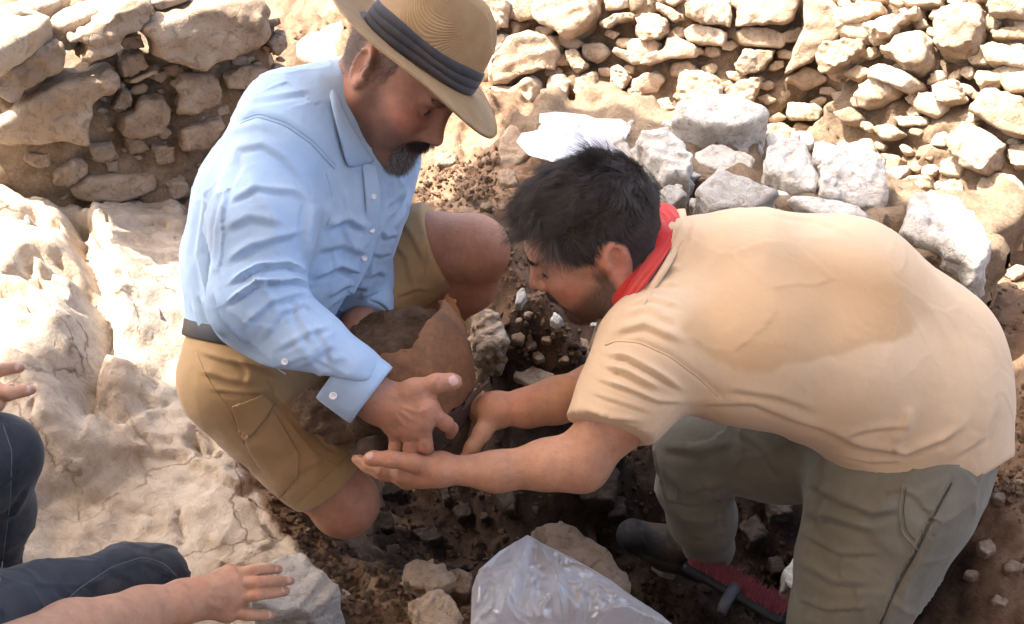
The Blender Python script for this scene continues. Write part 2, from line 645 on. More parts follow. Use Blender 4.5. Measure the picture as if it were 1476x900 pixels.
def ground_mat():
    m = NT('excavation_ground')
    rock = m.attr('rock').outputs['Fac']
    moist_shade = m.attr('moist_shade').outputs['Fac']
    n1 = m.noise(5.0, 8, 0.62, 0.5)
    n2 = m.noise(38, 7, 0.7, 0.6)
    n3 = m.noise(150, 5, 0.75, 0.3)
    rc = m.ramp(n1, [(0.28, (0.38, 0.29, 0.205)), (0.45, (0.49, 0.40, 0.305)), (0.62, (0.54, 0.465, 0.375)), (0.8, (0.46, 0.34, 0.23))])
    rc = m.mix(0.7, rc, m.ramp(n2, [(0.3, (0.62, 0.56, 0.5)), (0.55, (1, 1, 1))]), 'MULTIPLY')
    wv = m.n('VectorMath', operation='ADD')
    nv = m.n('TexNoise'); nv.inputs['Scale'].default_value = 9.0; nv.inputs['Detail'].default_value = 5
    m.l(m.tc.outputs['Object'], nv.inputs['Vector'])
    sv = m.n('VectorMath', operation='SCALE'); sv.inputs['Scale'].default_value = 0.16
    m.l(nv.outputs['Color'], sv.inputs[0]); m.l(m.tc.outputs['Object'], wv.inputs[0]); m.l(sv.outputs[0], wv.inputs[1])
    ck = m.ramp(m.vor(5.5, 'DISTANCE_TO_EDGE', wv.outputs[0]), [(0.0, (0.42, 0.36, 0.30)), (0.022, (1, 1, 1))])
    ck = m.mix(m.ramp(n1, [(0.42, (0, 0, 0)), (0.58, (1, 1, 1))]), (1, 1, 1), ck)
    rc = m.mix(1.0, rc, ck, 'MULTIPLY')
    sc = m.ramp(n1, [(0.3, (0.13, 0.08, 0.05)), (0.5, (0.215, 0.137, 0.087)), (0.72, (0.31, 0.22, 0.15))])
    sc = m.mix(0.65, sc, m.ramp(n2, [(0.3, (0.5, 0.46, 0.42)), (0.62, (1.12, 1.1, 1.08))]), 'MULTIPLY')
    mc = m.ramp(n2, [(0.3, (0.022, 0.0145, 0.011)), (0.55, (0.042, 0.027, 0.02)), (0.75, (0.07, 0.048, 0.037))])  # damp pit soil, with the pit's shade painted into its colour
    col = m.mix(moist_shade, sc, mc)
    col = m.mix(rock, col, rc)
    h = m.math('ADD', n2, m.math('MULTIPLY', n3, 0.6))
    return m.done(col, 0.93, m.bump(h, 0.75, 0.009, m.bump(ck, 0.4, 0.006)), 0.12)
M_GROUND = ground_mat()

# ================================================================== the ground: one sheet from the trench to the horizon
CP = [  # a picked spot of the ground and its height
    # upper bedrock, left of the crack
    (0, 262, .24), (40, 330, .29), (90, 330, .285), (100, 400, .275), (60, 480, .265), (110, 470, .26), (60, 560, .245), (20, 590, .23), (95, 590, .20), (-80, 420, .30), (-120, 650, .25), (40, 640, .13),
    # middle bedrock shelf
    (180, 355, .16), (230, 335, .145), (130, 305, .15), (275, 318, .13), (250, 400, .14), (230, 450, .13), (180, 520, .12), (255, 520, .085), (250, 590, .065), (330, 600, .05), (300, 480, .09),
    # lower slab in the shade
    (60, 700, .085), (160, 640, .075), (170, 720, .06), (250, 700, .05), (330, 740, .03), (90, 800, .06), (300, 830, .02), (420, 790, .0), (-60, 930, .08), (200, 920, .03),
    # trough by the kneeling man
    (390, 650, -.0), (440, 740, -.03), (490, 790, -.05), (360, 560, .03), (420, 560, .03),
    # near rim of the pit
    (560, 850, -.04), (640, 850, -.05), (440, 880, .0), (560, 900, .0), (700, 900, .01), (800, 900, -.01), (760, 830, -.06), (860, 900, -.08),
    # pit
    (530, 800, -.20), (560, 770, -.30), (620, 800, -.34), (600, 720, -.38), (700, 800, -.38), (690, 740, -.40), (780, 750, -.42), (850, 800, -.42), (920, 840, -.42), (960, 800, -.42), (1020, 860, -.42), (960, 900, -.42), (1100, 880, -.42), (1200, 950, -.45), (1050, 950, -.42), (600, 660, -.3), (700, 660, -.34), (860, 700, -.38), (900, 650, -.33),
    (1090, 740, -.28), (1130, 700, -.2), (1090, 800, -.40), (940, 620, -.2),
    # bank behind the pot
    (660, 600, -.1), (740, 600, -.08), (870, 600, -.1), (790, 550, .03), (700, 520, .06), (760, 480, .14), (830, 500, .09), (860, 470, .14), (740, 420, .20), (690, 440, .12), (800, 420, .22), (720, 350, .21), (640, 300, .14), (600, 440, .06), (540, 440, .06), (620, 240, .12), (690, 260, .18), (720, 220, .2), (560, 300, .1),
    # ground behind the hat and along the far walls
    (430, 60, .12), (440, 130, .13), (520, 60, .12), (600, 100, .1), (700, 140, .16), (760, 160, .1), (950, 180, .07), (1000, 160, .06), (1250, 320, .02), (1150, 230, .03), (1440, 420, .02), (1440, 500, .04), (1380, 360, .02),
    (1000, 300, .12), (1150, 300, .12), (1300, 400, .1), (900, 240, .16),
    # right bank of the trench
    (1476, 560, .12), (1440, 600, .15), (1430, 680, .11), (1400, 740, .03), (1470, 760, .06), (1360, 800, -.15), (1430, 860, -.06), (1340, 860, -.36), (1330, 720, -.05), (1500, 900, -.1), (1250, 800, -.42), (1600, 700, .08),
]
cpx = np.array([WZ(a, b, z)[:2] for a, b, z in CP] + [(-1.7, 3.4), (0, 3.6), (1.6, 3.4), (1.9, 2.2), (1.9, .6), (-1.9, .6), (-1.9, 2.2), (0, .3), (-.6, .5), (.5, .6), (1, .5)])
cpz = np.array([c[2] for c in CP] + [.2, .15, .1, .1, .0, .1, .35, .02, .06, -.2, -.25])
def _tpsk(r2): return 0.5 * r2 * np.log(r2 + 1e-9)
_d2 = ((cpx[:, None] - cpx[None]) ** 2).sum(2)
_n = len(cpx)
_A = np.zeros((_n + 3, _n + 3))
_A[:_n, :_n] = _tpsk(_d2) + np.eye(_n) * 0.004
_A[:_n, _n] = 1; _A[:_n, _n + 1:] = cpx
_A[_n, :_n] = 1; _A[_n + 1:, :_n] = cpx.T
_tw = np.linalg.solve(_A, np.concatenate([cpz, [0, 0, 0]]))
def ground_base(X, Y):
    z = _tw[_n] + _tw[_n + 1] * X + _tw[_n + 2] * Y
    for i in range(_n):
        z = z + _tw[i] * _tpsk((X - cpx[i, 0]) ** 2 + (Y - cpx[i, 1]) ** 2)
    return np.clip(z, -.46, .42)

def pxpoly(pts, z):
    return np.array([WZ(a, b, z)[:2] for a, b in pts])
ROCK_POLY = pxpoly([(-400, 240), (30, 235), (70, 262), (130, 300), (275, 315), (300, 470), (330, 560), (345, 650), (385, 705), (432, 762), (500, 812), (440, 830), (380, 905), (-400, 1000)], .06)
MOIST_SHADE_POLY = np.array([WZ(*q)[:2] for q in [(520, 800, -.2), (545, 740, -.3), (600, 690, -.33), (690, 640, -.25), (780, 610, -.15), (880, 610, -.15), (1000, 620, -.2), (1180, 640, -.2), (1260, 700, -.3), (1330, 840, -.36), (1330, 1000, -.4), (900, 1000, -.4), (880, 880, -.3), (700, 835, -.2), (570, 838, -.2)]])  # pit area whose soil colour is darkened for both damp and shade
CRACK = pxpoly([(92, 300), (118, 330), (124, 372), (140, 400), (150, 440), (152, 480), (138, 520), (118, 560), (108, 600), (92, 650)], .17)
CRACK2 = pxpoly([(125, 325), (145, 350), (160, 385)], .17)
EDGE = pxpoly([(285, 560), (330, 620), (345, 660), (385, 705), (432, 762), (510, 815)], .01)
FISS = [pxpoly(p, .06) for p in ([(262, 590), (300, 640), (352, 668)], [(155, 745), (200, 770), (245, 800)], [(255, 690), (250, 730), (262, 760)], [(235, 640), (268, 628), (282, 650)])]

def ground_z(X, Y, rock=None):
    P = np.stack([X, Y, np.zeros_like(X)], 1)
    Q = P[:, :2]
    z = ground_base(X, Y)
    near = (np.abs(X) < 2.2) & (Y < 4.0) & (Y > -0.5)
    rs = poly_sd(Q, ROCK_POLY) + 0.02 * fbm(P, 14, 3, 3)
    rock = sstep(.012, -.012, rs) * near
    moist_shade = sstep(.05, -.04, poly_sd(Q, MOIST_SHADE_POLY) + 0.05 * fbm(P, 9, 3, 8)) * near
    # bedrock: broken ledges, pits and layered steps
    n = fbm(P, 4.0, 5, 1)
    zr = z + .008 * n
    st = .028
    ph = zr / st + .5 * fbm(P, 3.0, 3, 44)
    fr = ph - np.floor(ph)
    zr = zr + st * .4 * (sstep(.25, .75, fr) - fr)
    wq = P * np.array([1.0, 1.5, 1]) + .07 * np.stack([fbm(P, 5, 3, 55), fbm(P, 5, 3, 56), 0 * X], 1) + .02 * np.stack([fbm(P, 22, 2, 57), fbm(P, 22, 2, 58), 0 * X], 1)
    b1, b2, bid = worley(wq, 4.2, 59)
    zr += .038 * (bid - .5) - .014 * np.exp(-((b2 - b1) / .03) ** 2) * (bid > .3)
    b1, b2, bid = worley(wq + 3.0, 9.5, 63)
    zr += .006 * (bid - .5)
    f1, f2, cid = worley(P + .05 * np.stack([fbm(P, 9, 2, 5), fbm(P, 9, 2, 6), 0 * X], 1), 7.0, 4)
    zr += -.006 * np.exp(-((f2 - f1) / .05) ** 2) * (cid > .45) + .006 * (cid - .5) + .0016 * ridged(P, 26, 4, 9) + .0016 * fbm(P, 60, 3, 10)
    h1, h2, hid = worley(P * np.array([1, 1.6, 1]) + .03 * np.stack([fbm(P, 20, 2, 7), fbm(P, 20, 2, 17), 0 * X], 1), 19.0, 24)
    zr += .004 * (hid - .5) - .003 * np.exp(-((h2 - h1) / .07) ** 2) * (hid > .5)
    d, side, par = line_sd(Q, CRACK)
    tap = sstep(0, .12, par) * sstep(1, .8, par)
    zr -= .07 * np.exp(-(d / (.022 + .02 * par + .010 * vnoise(P, 30, 12))) ** 2) * tap
    zr += .035 * sstep(.0, .02, d) * np.exp(-(d / .09) ** 2) * (side > 0) * tap
    d, side, par = line_sd(Q, CRACK2)
    zr -= .06 * np.exp(-(d / .012) ** 2) * np.sin(np.pi * np.clip(par, .05, .95))
    for f in FISS:
        d, side, par = line_sd(Q, f + 0)
        d = np.abs(d + .012 * fbm(P, 25, 3, 15))
        zr -= .02 * np.exp(-(d / .006) ** 2) * np.sin(np.pi * np.clip(par, .03, .97))
    # two weathered hollows in the sunlit rock
    for (a, b, r, dep) in ((34, 292, .045, .05), (80, 372, .05, .05), (45, 400, .05, .05), (15, 425, .05, .04), (62, 385, .04, .04)):
        c = WZ(a, b, .28)
        rr = np.hypot((X - c[0]) * .8 + (Y - c[1]) * .5, (Y - c[1]) * 1.5) / r
        zr -= dep * sstep(1.15, .55, rr + .35 * fbm(P, 22, 3, 21))
    # soil: clods and crumbs
    zs = z + .018 * fbm(P, 7, 4, 2) + .007 * fbm(P, 32, 3, 6)
    g1, g2, gid = worley(P, 26, 14)
    zs += .016 * (sstep(.75, .2, g1) * (gid > .55)) - .004
    g1, g2, gid = worley(P, 60, 16)
    zs += .006 * (sstep(.7, .2, g1) * (gid > .4))
    d, side, par = line_sd(Q, EDGE)
    zs -= .035 * np.exp(-(d / .04) ** 2) * near
    zz = zs * (1 - rock) + zr * rock
    zz = np.where(near, zz, z + .03 * n)
    return zz, rock, moist_shade

def _axis(a, b, step, far):
    core = np.arange(a, b + step / 2, step)
    g = step * 2.0 * 1.33 ** np.arange(0, 60)
    g = np.cumsum(g); g = g[g < far]
    return np.concatenate([(a - g)[::-1], core, b + g])
gx = _axis(-1.75, 1.75, .0085, 150)
gy = _axis(.62, 3.5, .0085, 150)
GX, GY = np.meshgrid(gx, gy, indexing='ij')
gz, grock, gmoist_shade = ground_z(GX.ravel(), GY.ravel())
GZ = gz.reshape(GX.shape)
I = np.arange(GX.size).reshape(GX.shape)
GF = np.stack([I[:-1, :-1], I[1:, :-1], I[1:, 1:], I[:-1, 1:]], -1).reshape(-1, 4)
GV = np.stack([GX.ravel(), GY.ravel(), gz], 1)
# soil and rock are not purely a height field: push steep faces sideways a little
GN = normals(GV, GF)
GV = GV + GN * (.006 * fbm(GV, 40, 3, 71) * (1 - .75 * grock))[:, None] * (np.abs(GX.ravel()) < 1.75)[:, None]
ground = mk('ground', GV, GF, M_GROUND, attrs={'rock': grock, 'moist_shade': gmoist_shade})
ground['kind'] = 'structure'
ground['label'] = 'brown excavation soil and pale bedrock with the open pit'

def zat(x, y):
    return ground_z(np.array([x]), np.array([y]))[0][0]

# ================================================================== stones
def rock_mesh(poly_uv, th, seed, rnd=.3, rough=.10, cells=26, facets=13, front=None):
    """A broken stone: an outline in its own plane, th thick, with chipped facets and rough faces."""
    rg = np.random.default_rng(seed)
    poly = np.asarray(poly_uv, float)
    lo2, hi2 = poly.min(0), poly.max(0)
    size = (hi2 - lo2).max()
    mn = min((hi2 - lo2).min(), th * 1.6)
    h = max(size / cells, .0028)
    m = 3 * h
    us = np.arange(lo2[0] - m, hi2[0] + m, h)
    vs = np.arange(lo2[1] - m, hi2[1] + m, h)
    ws = np.arange(-th / 2 - m, th / 2 + m, h)
    U, V_, W_ = np.meshgrid(us, vs, ws, indexing='ij')
    P = np.stack([U.ravel(), V_.ravel(), W_.ravel()], 1)
    o = rg.uniform(-50, 50, 3)
    warp = np.stack([fbm(P + o, 1.6 / size, 2, seed), fbm(P + o, 1.6 / size, 2, seed + 3)], 1) * mn * .06
    d2 = poly_sd(P[:, :2] + warp, poly)
    r = mn * rnd * .32
    dw = np.abs(P[:, 2]) - th / 2
    a, b = d2 + r, dw + r
    D = np.minimum(np.maximum(a, b), 0) + np.hypot(np.maximum(a, 0), np.maximum(b, 0)) - r
    c = np.append(poly.mean(0), 0)
    for i in range(facets):
        n = nrm(rg.normal(size=3) * np.array([1, 1, .9]))
        if n[2] < -.2: n[2] *= -1
        sup = np.abs(n[:2] * (hi2 - lo2) / 2).sum() * .80 + abs(n[2]) * th / 2
        D = smax(D, (P - c) @ n - sup * rg.uniform(.80, 1.04), mn * .012)
    nb = np.nonzero(np.abs(D) < mn * rough * 1.3 + 2 * h)[0]
    Pn = P[nb] + o
    lay = nrm(rg.normal(size=3) * np.array([.3, 1, .4]))
    D[nb] += mn * rough * (.30 * fbm(Pn, 3.0 / size, 4, seed + 9) + .22 * ridged(Pn, 7.0 / size, 3, seed + 5)) + mn * rough * .14 * np.sin((P[nb] @ lay) / size * rg.uniform(22, 40) + 2.5 * fbm(Pn, 3 / size, 2, seed + 13))
    V, F = surface_nets(D.reshape(U.shape).astype(np.float32), np.array([us[0], vs[0], ws[0]]), h)
    V = relax(V, F, .08)
    return V, F

def plane_from(n, p):
    n = nrm(n)
    u = nrm(np.cross([0, 0, 1.0], n)) if abs(n[2]) < .95 else nrm(np.cross([0, 1.0, 0], n))
    return p, u, np.cross(n, u), n

def ray_plane(px, py, p, n):
    v = ray(px, py)
    return CAM + v * (((p - CAM) @ n) / (v @ n))

def stone(name, poly_px, p, n, th, mat, seed, parent=None, sink=.35, cells=28, rnd=.3, rough=.10, tilt=.0, facets=13):
    """A stone whose outline is picked on the plane (p, n); it stands out of that plane by (1 - sink) of its thickness."""
    rg = np.random.default_rng(seed + 100)
    p, u, v, n = plane_from(n, np.asarray(p, float))
    P3 = np.array([ray_plane(a, b, p, n) for a, b in poly_px])
    c = P3.mean(0)
    uv = np.stack([(P3 - c) @ u, (P3 - c) @ v], 1)
    V, F = rock_mesh(uv, th, seed, rnd, rough, cells, facets)
    V[:, 2] += V[:, 0] * rg.normal() * tilt + V[:, 1] * rg.normal() * tilt
    c2 = c + n * (th / 2 - sink * th)
    M = np.stack([u, v, n], 1)
    Vw = V @ M.T
    o = mk(name, Vw, F, mat, parent)
    pl = np.array(parent.location) if parent is not None else 0
    o.location = c2 - pl
    return o

def wall_core(lo_uvw, hi_uvw, p, u, v, n, mat, parent, seed, h=.016, amp=.03):
    us = np.arange(lo_uvw[0] - 3 * h, hi_uvw[0] + 3 * h, h); vs = np.arange(lo_uvw[1] - 3 * h, hi_uvw[1] + 3 * h, h); ws = np.arange(lo_uvw[2] - 3 * h, hi_uvw[2] + .05 + 3 * h, h)
    A, B, C = np.meshgrid(us, vs, ws, indexing='ij')
    P = np.stack([A.ravel(), B.ravel(), C.ravel()], 1)
    lo, hi = np.array(lo_uvw), np.array(hi_uvw)
    D = np.max(np.abs(P - (lo + hi) / 2) - (hi - lo) / 2, axis=1)
    nb = np.nonzero(np.abs(D) < amp * 1.8 + .02)[0]
    Q = P[nb]
    f1, f2, cid = worley(Q, 14, seed + 3)
    D[nb] += amp * (fbm(Q, 5, 3, seed)) + .5 * amp * fbm(Q, 24, 3, seed + 1) - .016 * sstep(.7, .1, f1) * (cid > .45)
    V, F = surface_nets(D.reshape(A.shape).astype(np.float32), np.array([us[0], vs[0], ws[0]]), h)
    V = V @ np.stack([u, v, n], 1).T + p
    pl = np.array(parent.location)
    o = mk('earth_core', V - pl, F, mat, parent)
    return o

# smaller stones packed between the picked ones
rgf = np.random.default_rng(77)
def fill(region, polys, n_try, rmin, rmax, plane, wall, mat, seed, margin=.6):
    placed = [(np.mean(q, axis=0), np.ptp(np.array(q), axis=0)) for q in polys]
    small = []
    reg = np.array(region, float); lo, hi = reg.min(0), reg.max(0); k = 0
    for _ in range(n_try):
        c = rgf.uniform(lo, hi); r = rmin + (rmax - rmin) * rgf.random() ** 2
        if poly_sd(c[None], reg)[0] > 0: continue
        if any(poly_sd(c[None], q)[0] < r * margin for q in polys): continue
        if any(np.hypot(*(c - a)) < (r + b) * .82 for a, b in small): continue
        small.append((c, r)); an = np.linspace(0, 6.283, rgf.integers(5, 8))[:-1] + rgf.normal(0, .22)
        rot = rgf.normal(0, .4)
        q = [(c[0] + 1.35 * r * math.cos(t) * rgf.uniform(.8, 1.2), c[1] + rot * r * math.cos(t) * .6 + .8 * r * math.sin(t) * rgf.uniform(.8, 1.2)) for t in an]
        p, n = plane(c)
        stone('stone', q, p, n, float(np.clip(.0034 * r, .02, .09)), mat, seed + k, wall, .4, 12, .3, .14, .15)
        k += 1
# ------------------------------------------------------------------ the shaded wall at upper left
LW_A, LW_B = WZ(90, 292, .18), WZ(330, 262, .13)
lw_dir = nrm((LW_B - LW_A) * [1, 1, 0])
lw_n = nrm(np.array([lw_dir[1], -lw_dir[0], .10]))
lw_p = (LW_A + LW_B) / 2
left_wall = tag(empty('stone_wall', tuple(lw_p)), 'shaded dry stone wall of big flat slabs at upper left behind the hat wearer', 'wall')
L_STONES = [
    [(-20, 93), (16, 73), (43, 54), (65, 41), (87, 46), (89, 65), (81, 92), (65, 100), (41, 117), (11, 144), (-20, 152)],
    [(89, 46), (119, 33), (144, 22), (168, 0), (211, -8), (214, 19), (206, 30), (176, 49), (163, 68), (136, 79), (119, 89), (106, 81), (112, 60), (92, 56)],
    [(200, 32), (225, 20), (249, 12), (282, 0), (374, -8), (390, 16), (385, 35), (374, 49), (374, 57), (352, 65), (336, 79), (306, 89), (293, 100), (266, 92), (236, 84), (219, 76), (214, 54), (200, 43)],
    [(8, 160), (32, 130), (68, 106), (89, 98), (119, 100), (152, 89), (165, 98), (165, 114), (154, 130), (133, 138), (127, 152), (121, 173), (121, 195), (81, 187), (54, 195), (30, 208), (0, 222), (-25, 226), (-25, 170)],
    [(173, 79), (195, 66), (214, 79), (211, 92), (187, 106), (171, 107), (165, 95)],
    [(176, 116), (198, 105), (230, 92), (231, 99), (206, 111), (184, 120)],
    [(160, 156), (173, 126), (187, 130), (187, 149), (179, 156)],
    [(168, 163), (190, 154), (198, 138), (233, 135), (241, 146), (241, 173), (230, 187), (190, 192), (167, 192), (168, 173)],
    [(236, 108), (260, 102), (309, 106), (314, 127), (309, 146), (282, 157), (268, 164), (249, 160), (252, 127)],
    [(314, 106), (347, 91), (379, 95), (388, 111), (360, 127), (325, 122)],
    [(257, 184), (279, 173), (309, 165), (331, 160), (298, 206), (287, 217), (257, 214)],
    [(24, 219), (73, 214), (79, 230), (60, 241), (46, 236), (27, 228)],
    [(73, 244), (108, 222), (125, 232), (125, 244), (98, 264), (68, 264)],
    [(95, 268), (118, 250), (156, 246), (220, 244), (228, 273), (208, 283), (159, 285), (110, 285)],
    [(205, 286), (227, 286), (235, 305), (208, 305)],
    [(232, 258), (262, 250), (272, 282), (240, 288)],
    [(240, 292), (275, 292), (278, 312), (244, 310)],
    [(125, 205), (160, 200), (168, 225), (132, 232)], [(340, 130), (395, 118), (400, 150), (350, 158)], [(385, 60), (410, 40), (412, 65), (395, 80)],
    [(160, 52), (200, 48), (208, 66), (180, 72)], [(-20, 20), (20, 8), (60, 18), (40, 40), (-20, 62)],
    [(212, 2), (260, -12), (280, -6), (225, 16)], [(178, 196), (205, 196), (214, 214), (184, 220)], [(215, 205), (250, 208), (248, 232), (220, 234)],
]
for i, pl in enumerate(L_STONES):
    big = i in (0, 1, 2, 3)
    ar = np.ptp(np.array(pl), axis=0)
    th = .15 if big else min(.11, .0022 * ar.min())
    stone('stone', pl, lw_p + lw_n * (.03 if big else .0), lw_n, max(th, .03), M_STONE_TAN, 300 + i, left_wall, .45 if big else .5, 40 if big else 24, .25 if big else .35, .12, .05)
_, lwu, lwv, lwnn = plane_from(lw_n, lw_p)
l_hi = (ray_plane(408, 90, lw_p, lwnn) - lw_p) @ lwu
l_lo = (ray_plane(-50, 160, lw_p, lwnn) - lw_p) @ lwu
wall_core((l_lo, -.2, -.26), (l_hi, .34, -.012), lw_p, lwu, lwv, lwnn, M_EARTH_WALL, left_wall, 31)
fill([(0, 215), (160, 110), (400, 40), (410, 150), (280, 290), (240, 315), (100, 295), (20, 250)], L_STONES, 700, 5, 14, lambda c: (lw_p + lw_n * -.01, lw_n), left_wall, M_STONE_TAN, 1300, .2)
# flat cap stones lying along the top of that wall
for i, (pl, z) in enumerate((([(-60, 60), (-10, 30), (40, 12), (75, 30), (60, 46), (10, 75), (-50, 110)], .62), ([(58, 38), (100, 14), (150, -8), (172, 2), (140, 24), (92, 46)], .60), ([(0, 20), (35, 2), (75, -14), (110, -6), (60, 22), (10, 34)], .63))):
    c = WZ(*np.mean(pl, axis=0), z)
    stone('cap_stone', pl, c, (.25, -.1, 1), .07, M_STONE, 340 + i, left_wall, .8, 30, .3, .1)

# ------------------------------------------------------------------ the sunlit rubble wall across the back and right
R_STONES = [
    [(767, -8), (864, -8), (867, 22), (853, 46), (832, 60), (813, 51), (775, 33), (769, 16)],
    [(688, 108), (721, 79), (748, 54), (769, 49), (810, 54), (810, 81), (802, 100), (783, 100), (745, 125), (685, 122)],
    [(683, 128), (745, 128), (783, 104), (788, 117), (783, 146), (761, 168), (731, 176), (680, 163)],
    [(799, 108), (816, 106), (830, 117), (816, 163), (792, 163), (794, 130)],
    [(834, 114), (856, 102), (872, 114), (867, 136), (851, 153), (840, 152), (834, 130)],
    [(816, 70), (832, 68), (853, 92), (851, 100), (834, 108), (821, 89)],
    [(883, 93), (897, 96), (912, 114), (908, 125), (889, 136), (881, 133), (883, 111)],
    [(878, 73), (891, 69), (932, 81), (936, 92), (913, 95), (894, 84)],
    [(918, 27), (940, 19), (962, 27), (965, 46), (954, 57), (929, 62), (918, 49)],
    [(867, 33), (891, 19), (921, 22), (916, 30), (891, 35), (870, 51)],
    [(946, 3), (984, 22), (986, 30), (973, 35), (948, 16)],
    [(992, 8), (1054, -8), (1054, 43), (1019, 38), (992, 27)],
    [(1058, 5), (1157, -8), (1144, 30), (1135, 35), (1076, 37), (1057, 39)],
    [(983, 43), (1002, 32), (1050, 48), (1052, 56), (1043, 68), (992, 63)],
    [(1055, 44), (1076, 40), (1127, 42), (1134, 51), (1130, 68), (1125, 71), (1076, 68), (1054, 66)],
    [(962, 56), (978, 55), (1019, 74), (1027, 82), (967, 85), (940, 96), (924, 96), (932, 82), (959, 70)],
    [(970, 133), (986, 108), (1005, 99), (1032, 108), (1043, 125), (1038, 146), (1011, 157), (978, 146)],
    [(1045, 133), (1065, 118), (1076, 113), (1103, 108), (1100, 119), (1087, 146), (1076, 154), (1046, 152)],
    [(1076, 71), (1117, 73), (1114, 87), (1100, 104), (1070, 110), (1060, 95)],
    [(1157, -4), (1209, -4), (1209, 27), (1203, 60), (1195, 73), (1165, 92), (1138, 108), (1125, 117), (1138, 84), (1146, 60), (1155, 33)],
    [(1184, 87), (1201, 70), (1228, 65), (1252, 65), (1252, 81), (1228, 100), (1206, 114), (1190, 108)],
    [(1255, 106), (1271, 95), (1336, 122), (1336, 136), (1320, 141), (1282, 127), (1249, 117)],
    [(1263, 76), (1287, 79), (1301, 65), (1336, 49), (1347, 70), (1350, 100), (1336, 111), (1312, 112), (1293, 92)],
    [(1255, 43), (1279, 33), (1306, 27), (1333, 16), (1336, 30), (1309, 46), (1293, 65), (1263, 70)],
    [(1211, 22), (1244, 11), (1282, 16), (1282, 27), (1249, 38), (1212, 54)],
    [(1355, 43), (1369, 24), (1401, 16), (1423, 24), (1423, 49), (1409, 79), (1380, 95), (1361, 89), (1355, 70)],
    [(1428, 49), (1480, 41), (1490, 62), (1434, 60)],
    [(1420, 73), (1439, 68), (1490, 81), (1490, 108), (1428, 100)],
    [(1401, 106), (1426, 108), (1455, 112), (1450, 124), (1426, 124), (1417, 133)],
    [(1401, 160), (1436, 136), (1490, 146), (1495, 206), (1455, 200), (1417, 173)],
    [(1371, 211), (1396, 184), (1428, 195), (1455, 211), (1455, 238), (1428, 260), (1388, 238), (1374, 230)],
    [(1157, 198), (1179, 174), (1206, 168), (1217, 179), (1198, 200)],
    [(1125, 146), (1174, 149), (1187, 160), (1179, 173), (1136, 173)],
    [(1106, 179), (1130, 176), (1157, 195), (1157, 211), (1111, 214), (1103, 195)],
    [(1263, 252), (1314, 239), (1317, 250), (1301, 269), (1271, 261)],
    [(1317, 299), (1339, 292), (1363, 306), (1347, 316)],
    [(1409, 261), (1431, 258), (1450, 277), (1445, 288), (1415, 280)],
    [(1452, 280), (1480, 270), (1490, 301), (1455, 296)],
    [(1388, 315), (1412, 304), (1423, 309), (1401, 325)],
    [(1412, 347), (1436, 328), (1455, 334), (1490, 328), (1490, 366), (1461, 361), (1428, 350)],
    [(1431, 374), (1455, 371), (1460, 386), (1436, 385)],
    [(1292, 172), (1340, 168), (1345, 184), (1300, 186)],
    [(1306, 262), (1345, 252), (1350, 276), (1322, 284)],
    [(1358, 268), (1392, 262), (1398, 290), (1366, 292)],
    [(1220, 210), (1262, 204), (1270, 226), (1230, 234)],
    [(1458, 214), (1490, 210), (1495, 245), (1462, 250)],
    [(1350, 130), (1385, 118), (1396, 150), (1360, 160)],
    [(1215, -8), (1270, -10), (1290, 6), (1240, 8)], [(1300, -10), (1360, -10), (1362, 12), (1310, 14)], [(1430, -10), (1490, -10), (1490, 36), (1436, 34)],
    [(870, -8), (905, -10), (910, 14), (876, 16)], [(915, -10), (945, -10), (942, 12), (918, 12)],
    [(560, -6), (620, -10), (640, 10), (590, 20)], [(690, 10), (720, -8), (745, 6), (735, 40), (700, 50)], [(640, -10), (690, -10), (688, 14), (650, 16)],
    [(700, 60), (730, 48), (742, 56), (712, 84)],
    [(905, 130), (920, 120), (930, 138), (915, 150)], [(935, 148), (965, 140), (975, 156), (948, 166)], [(850, 158), (874, 150), (884, 164), (860, 172)],
]
RW_A, RW_B = WZ(640, 140, .10), WZ(1460, 400, .02)
rw_dir = nrm((RW_B - RW_A) * [1, 1, 0])
# the face bends: a nearly straight stretch at the back, a stretch coming forward on the right
bw_n = nrm(np.array([-.30, -1.0, .42])); bw_p = WZ(900, 150, .08)
rw_n = nrm(np.array([-.75, -.80, .62])); rw_p = WZ(1330, 340, .03)
back_wall = tag(empty('stone_wall', tuple(bw_p)), 'sunlit rubble stone wall rising across the back and right of the dig', 'wall')
for i, pl in enumerate(R_STONES):
    c = np.mean(pl, axis=0)
    right = c[0] > 1215
    # where both faces meet, take the one nearer to the lens
    p, n = (rw_p, rw_n) if right else (bw_p, bw_n)
    ar = np.ptp(np.array(pl), axis=0)
    th = float(np.clip(.0030 * ar.min(), .05, .17))
    stone('stone', pl, p, n, th, M_STONE, 400 + i, back_wall, .42, 30 if ar.max() > 60 else 22, .28, .12, .12)
_, bu, bv, bn = plane_from(bw_n, bw_p)
_, ru, rv, rn = plane_from(rw_n, rw_p)
b_hi = (ray_plane(1235, 120, bw_p, bn) - bw_p) @ bu
r_lo = (ray_plane(1205, 120, rw_p, rn) - rw_p) @ ru
wall_core((-1.0, -.15, -.28), (b_hi + .1, .75, .0), bw_p, bu, bv, bn, M_EARTH_WALL, back_wall, 51, .014, .04)
wall_core((r_lo, -.15, -.28), (.8, .85, .0), rw_p, ru, rv, rn, M_EARTH_WALL, back_wall, 61, .014, .045)
pick = lambda c: (rw_p, rw_n) if c[0] > 1215 else (bw_p, bw_n)
fill([(560, -10), (1476, -10), (1476, 420), (1380, 330), (1250, 300), (1100, 215), (960, 165), (740, 175), (660, 60), (560, 30)], R_STONES, 4200, 10, 34, pick, back_wall, M_STONE, 900, .25)

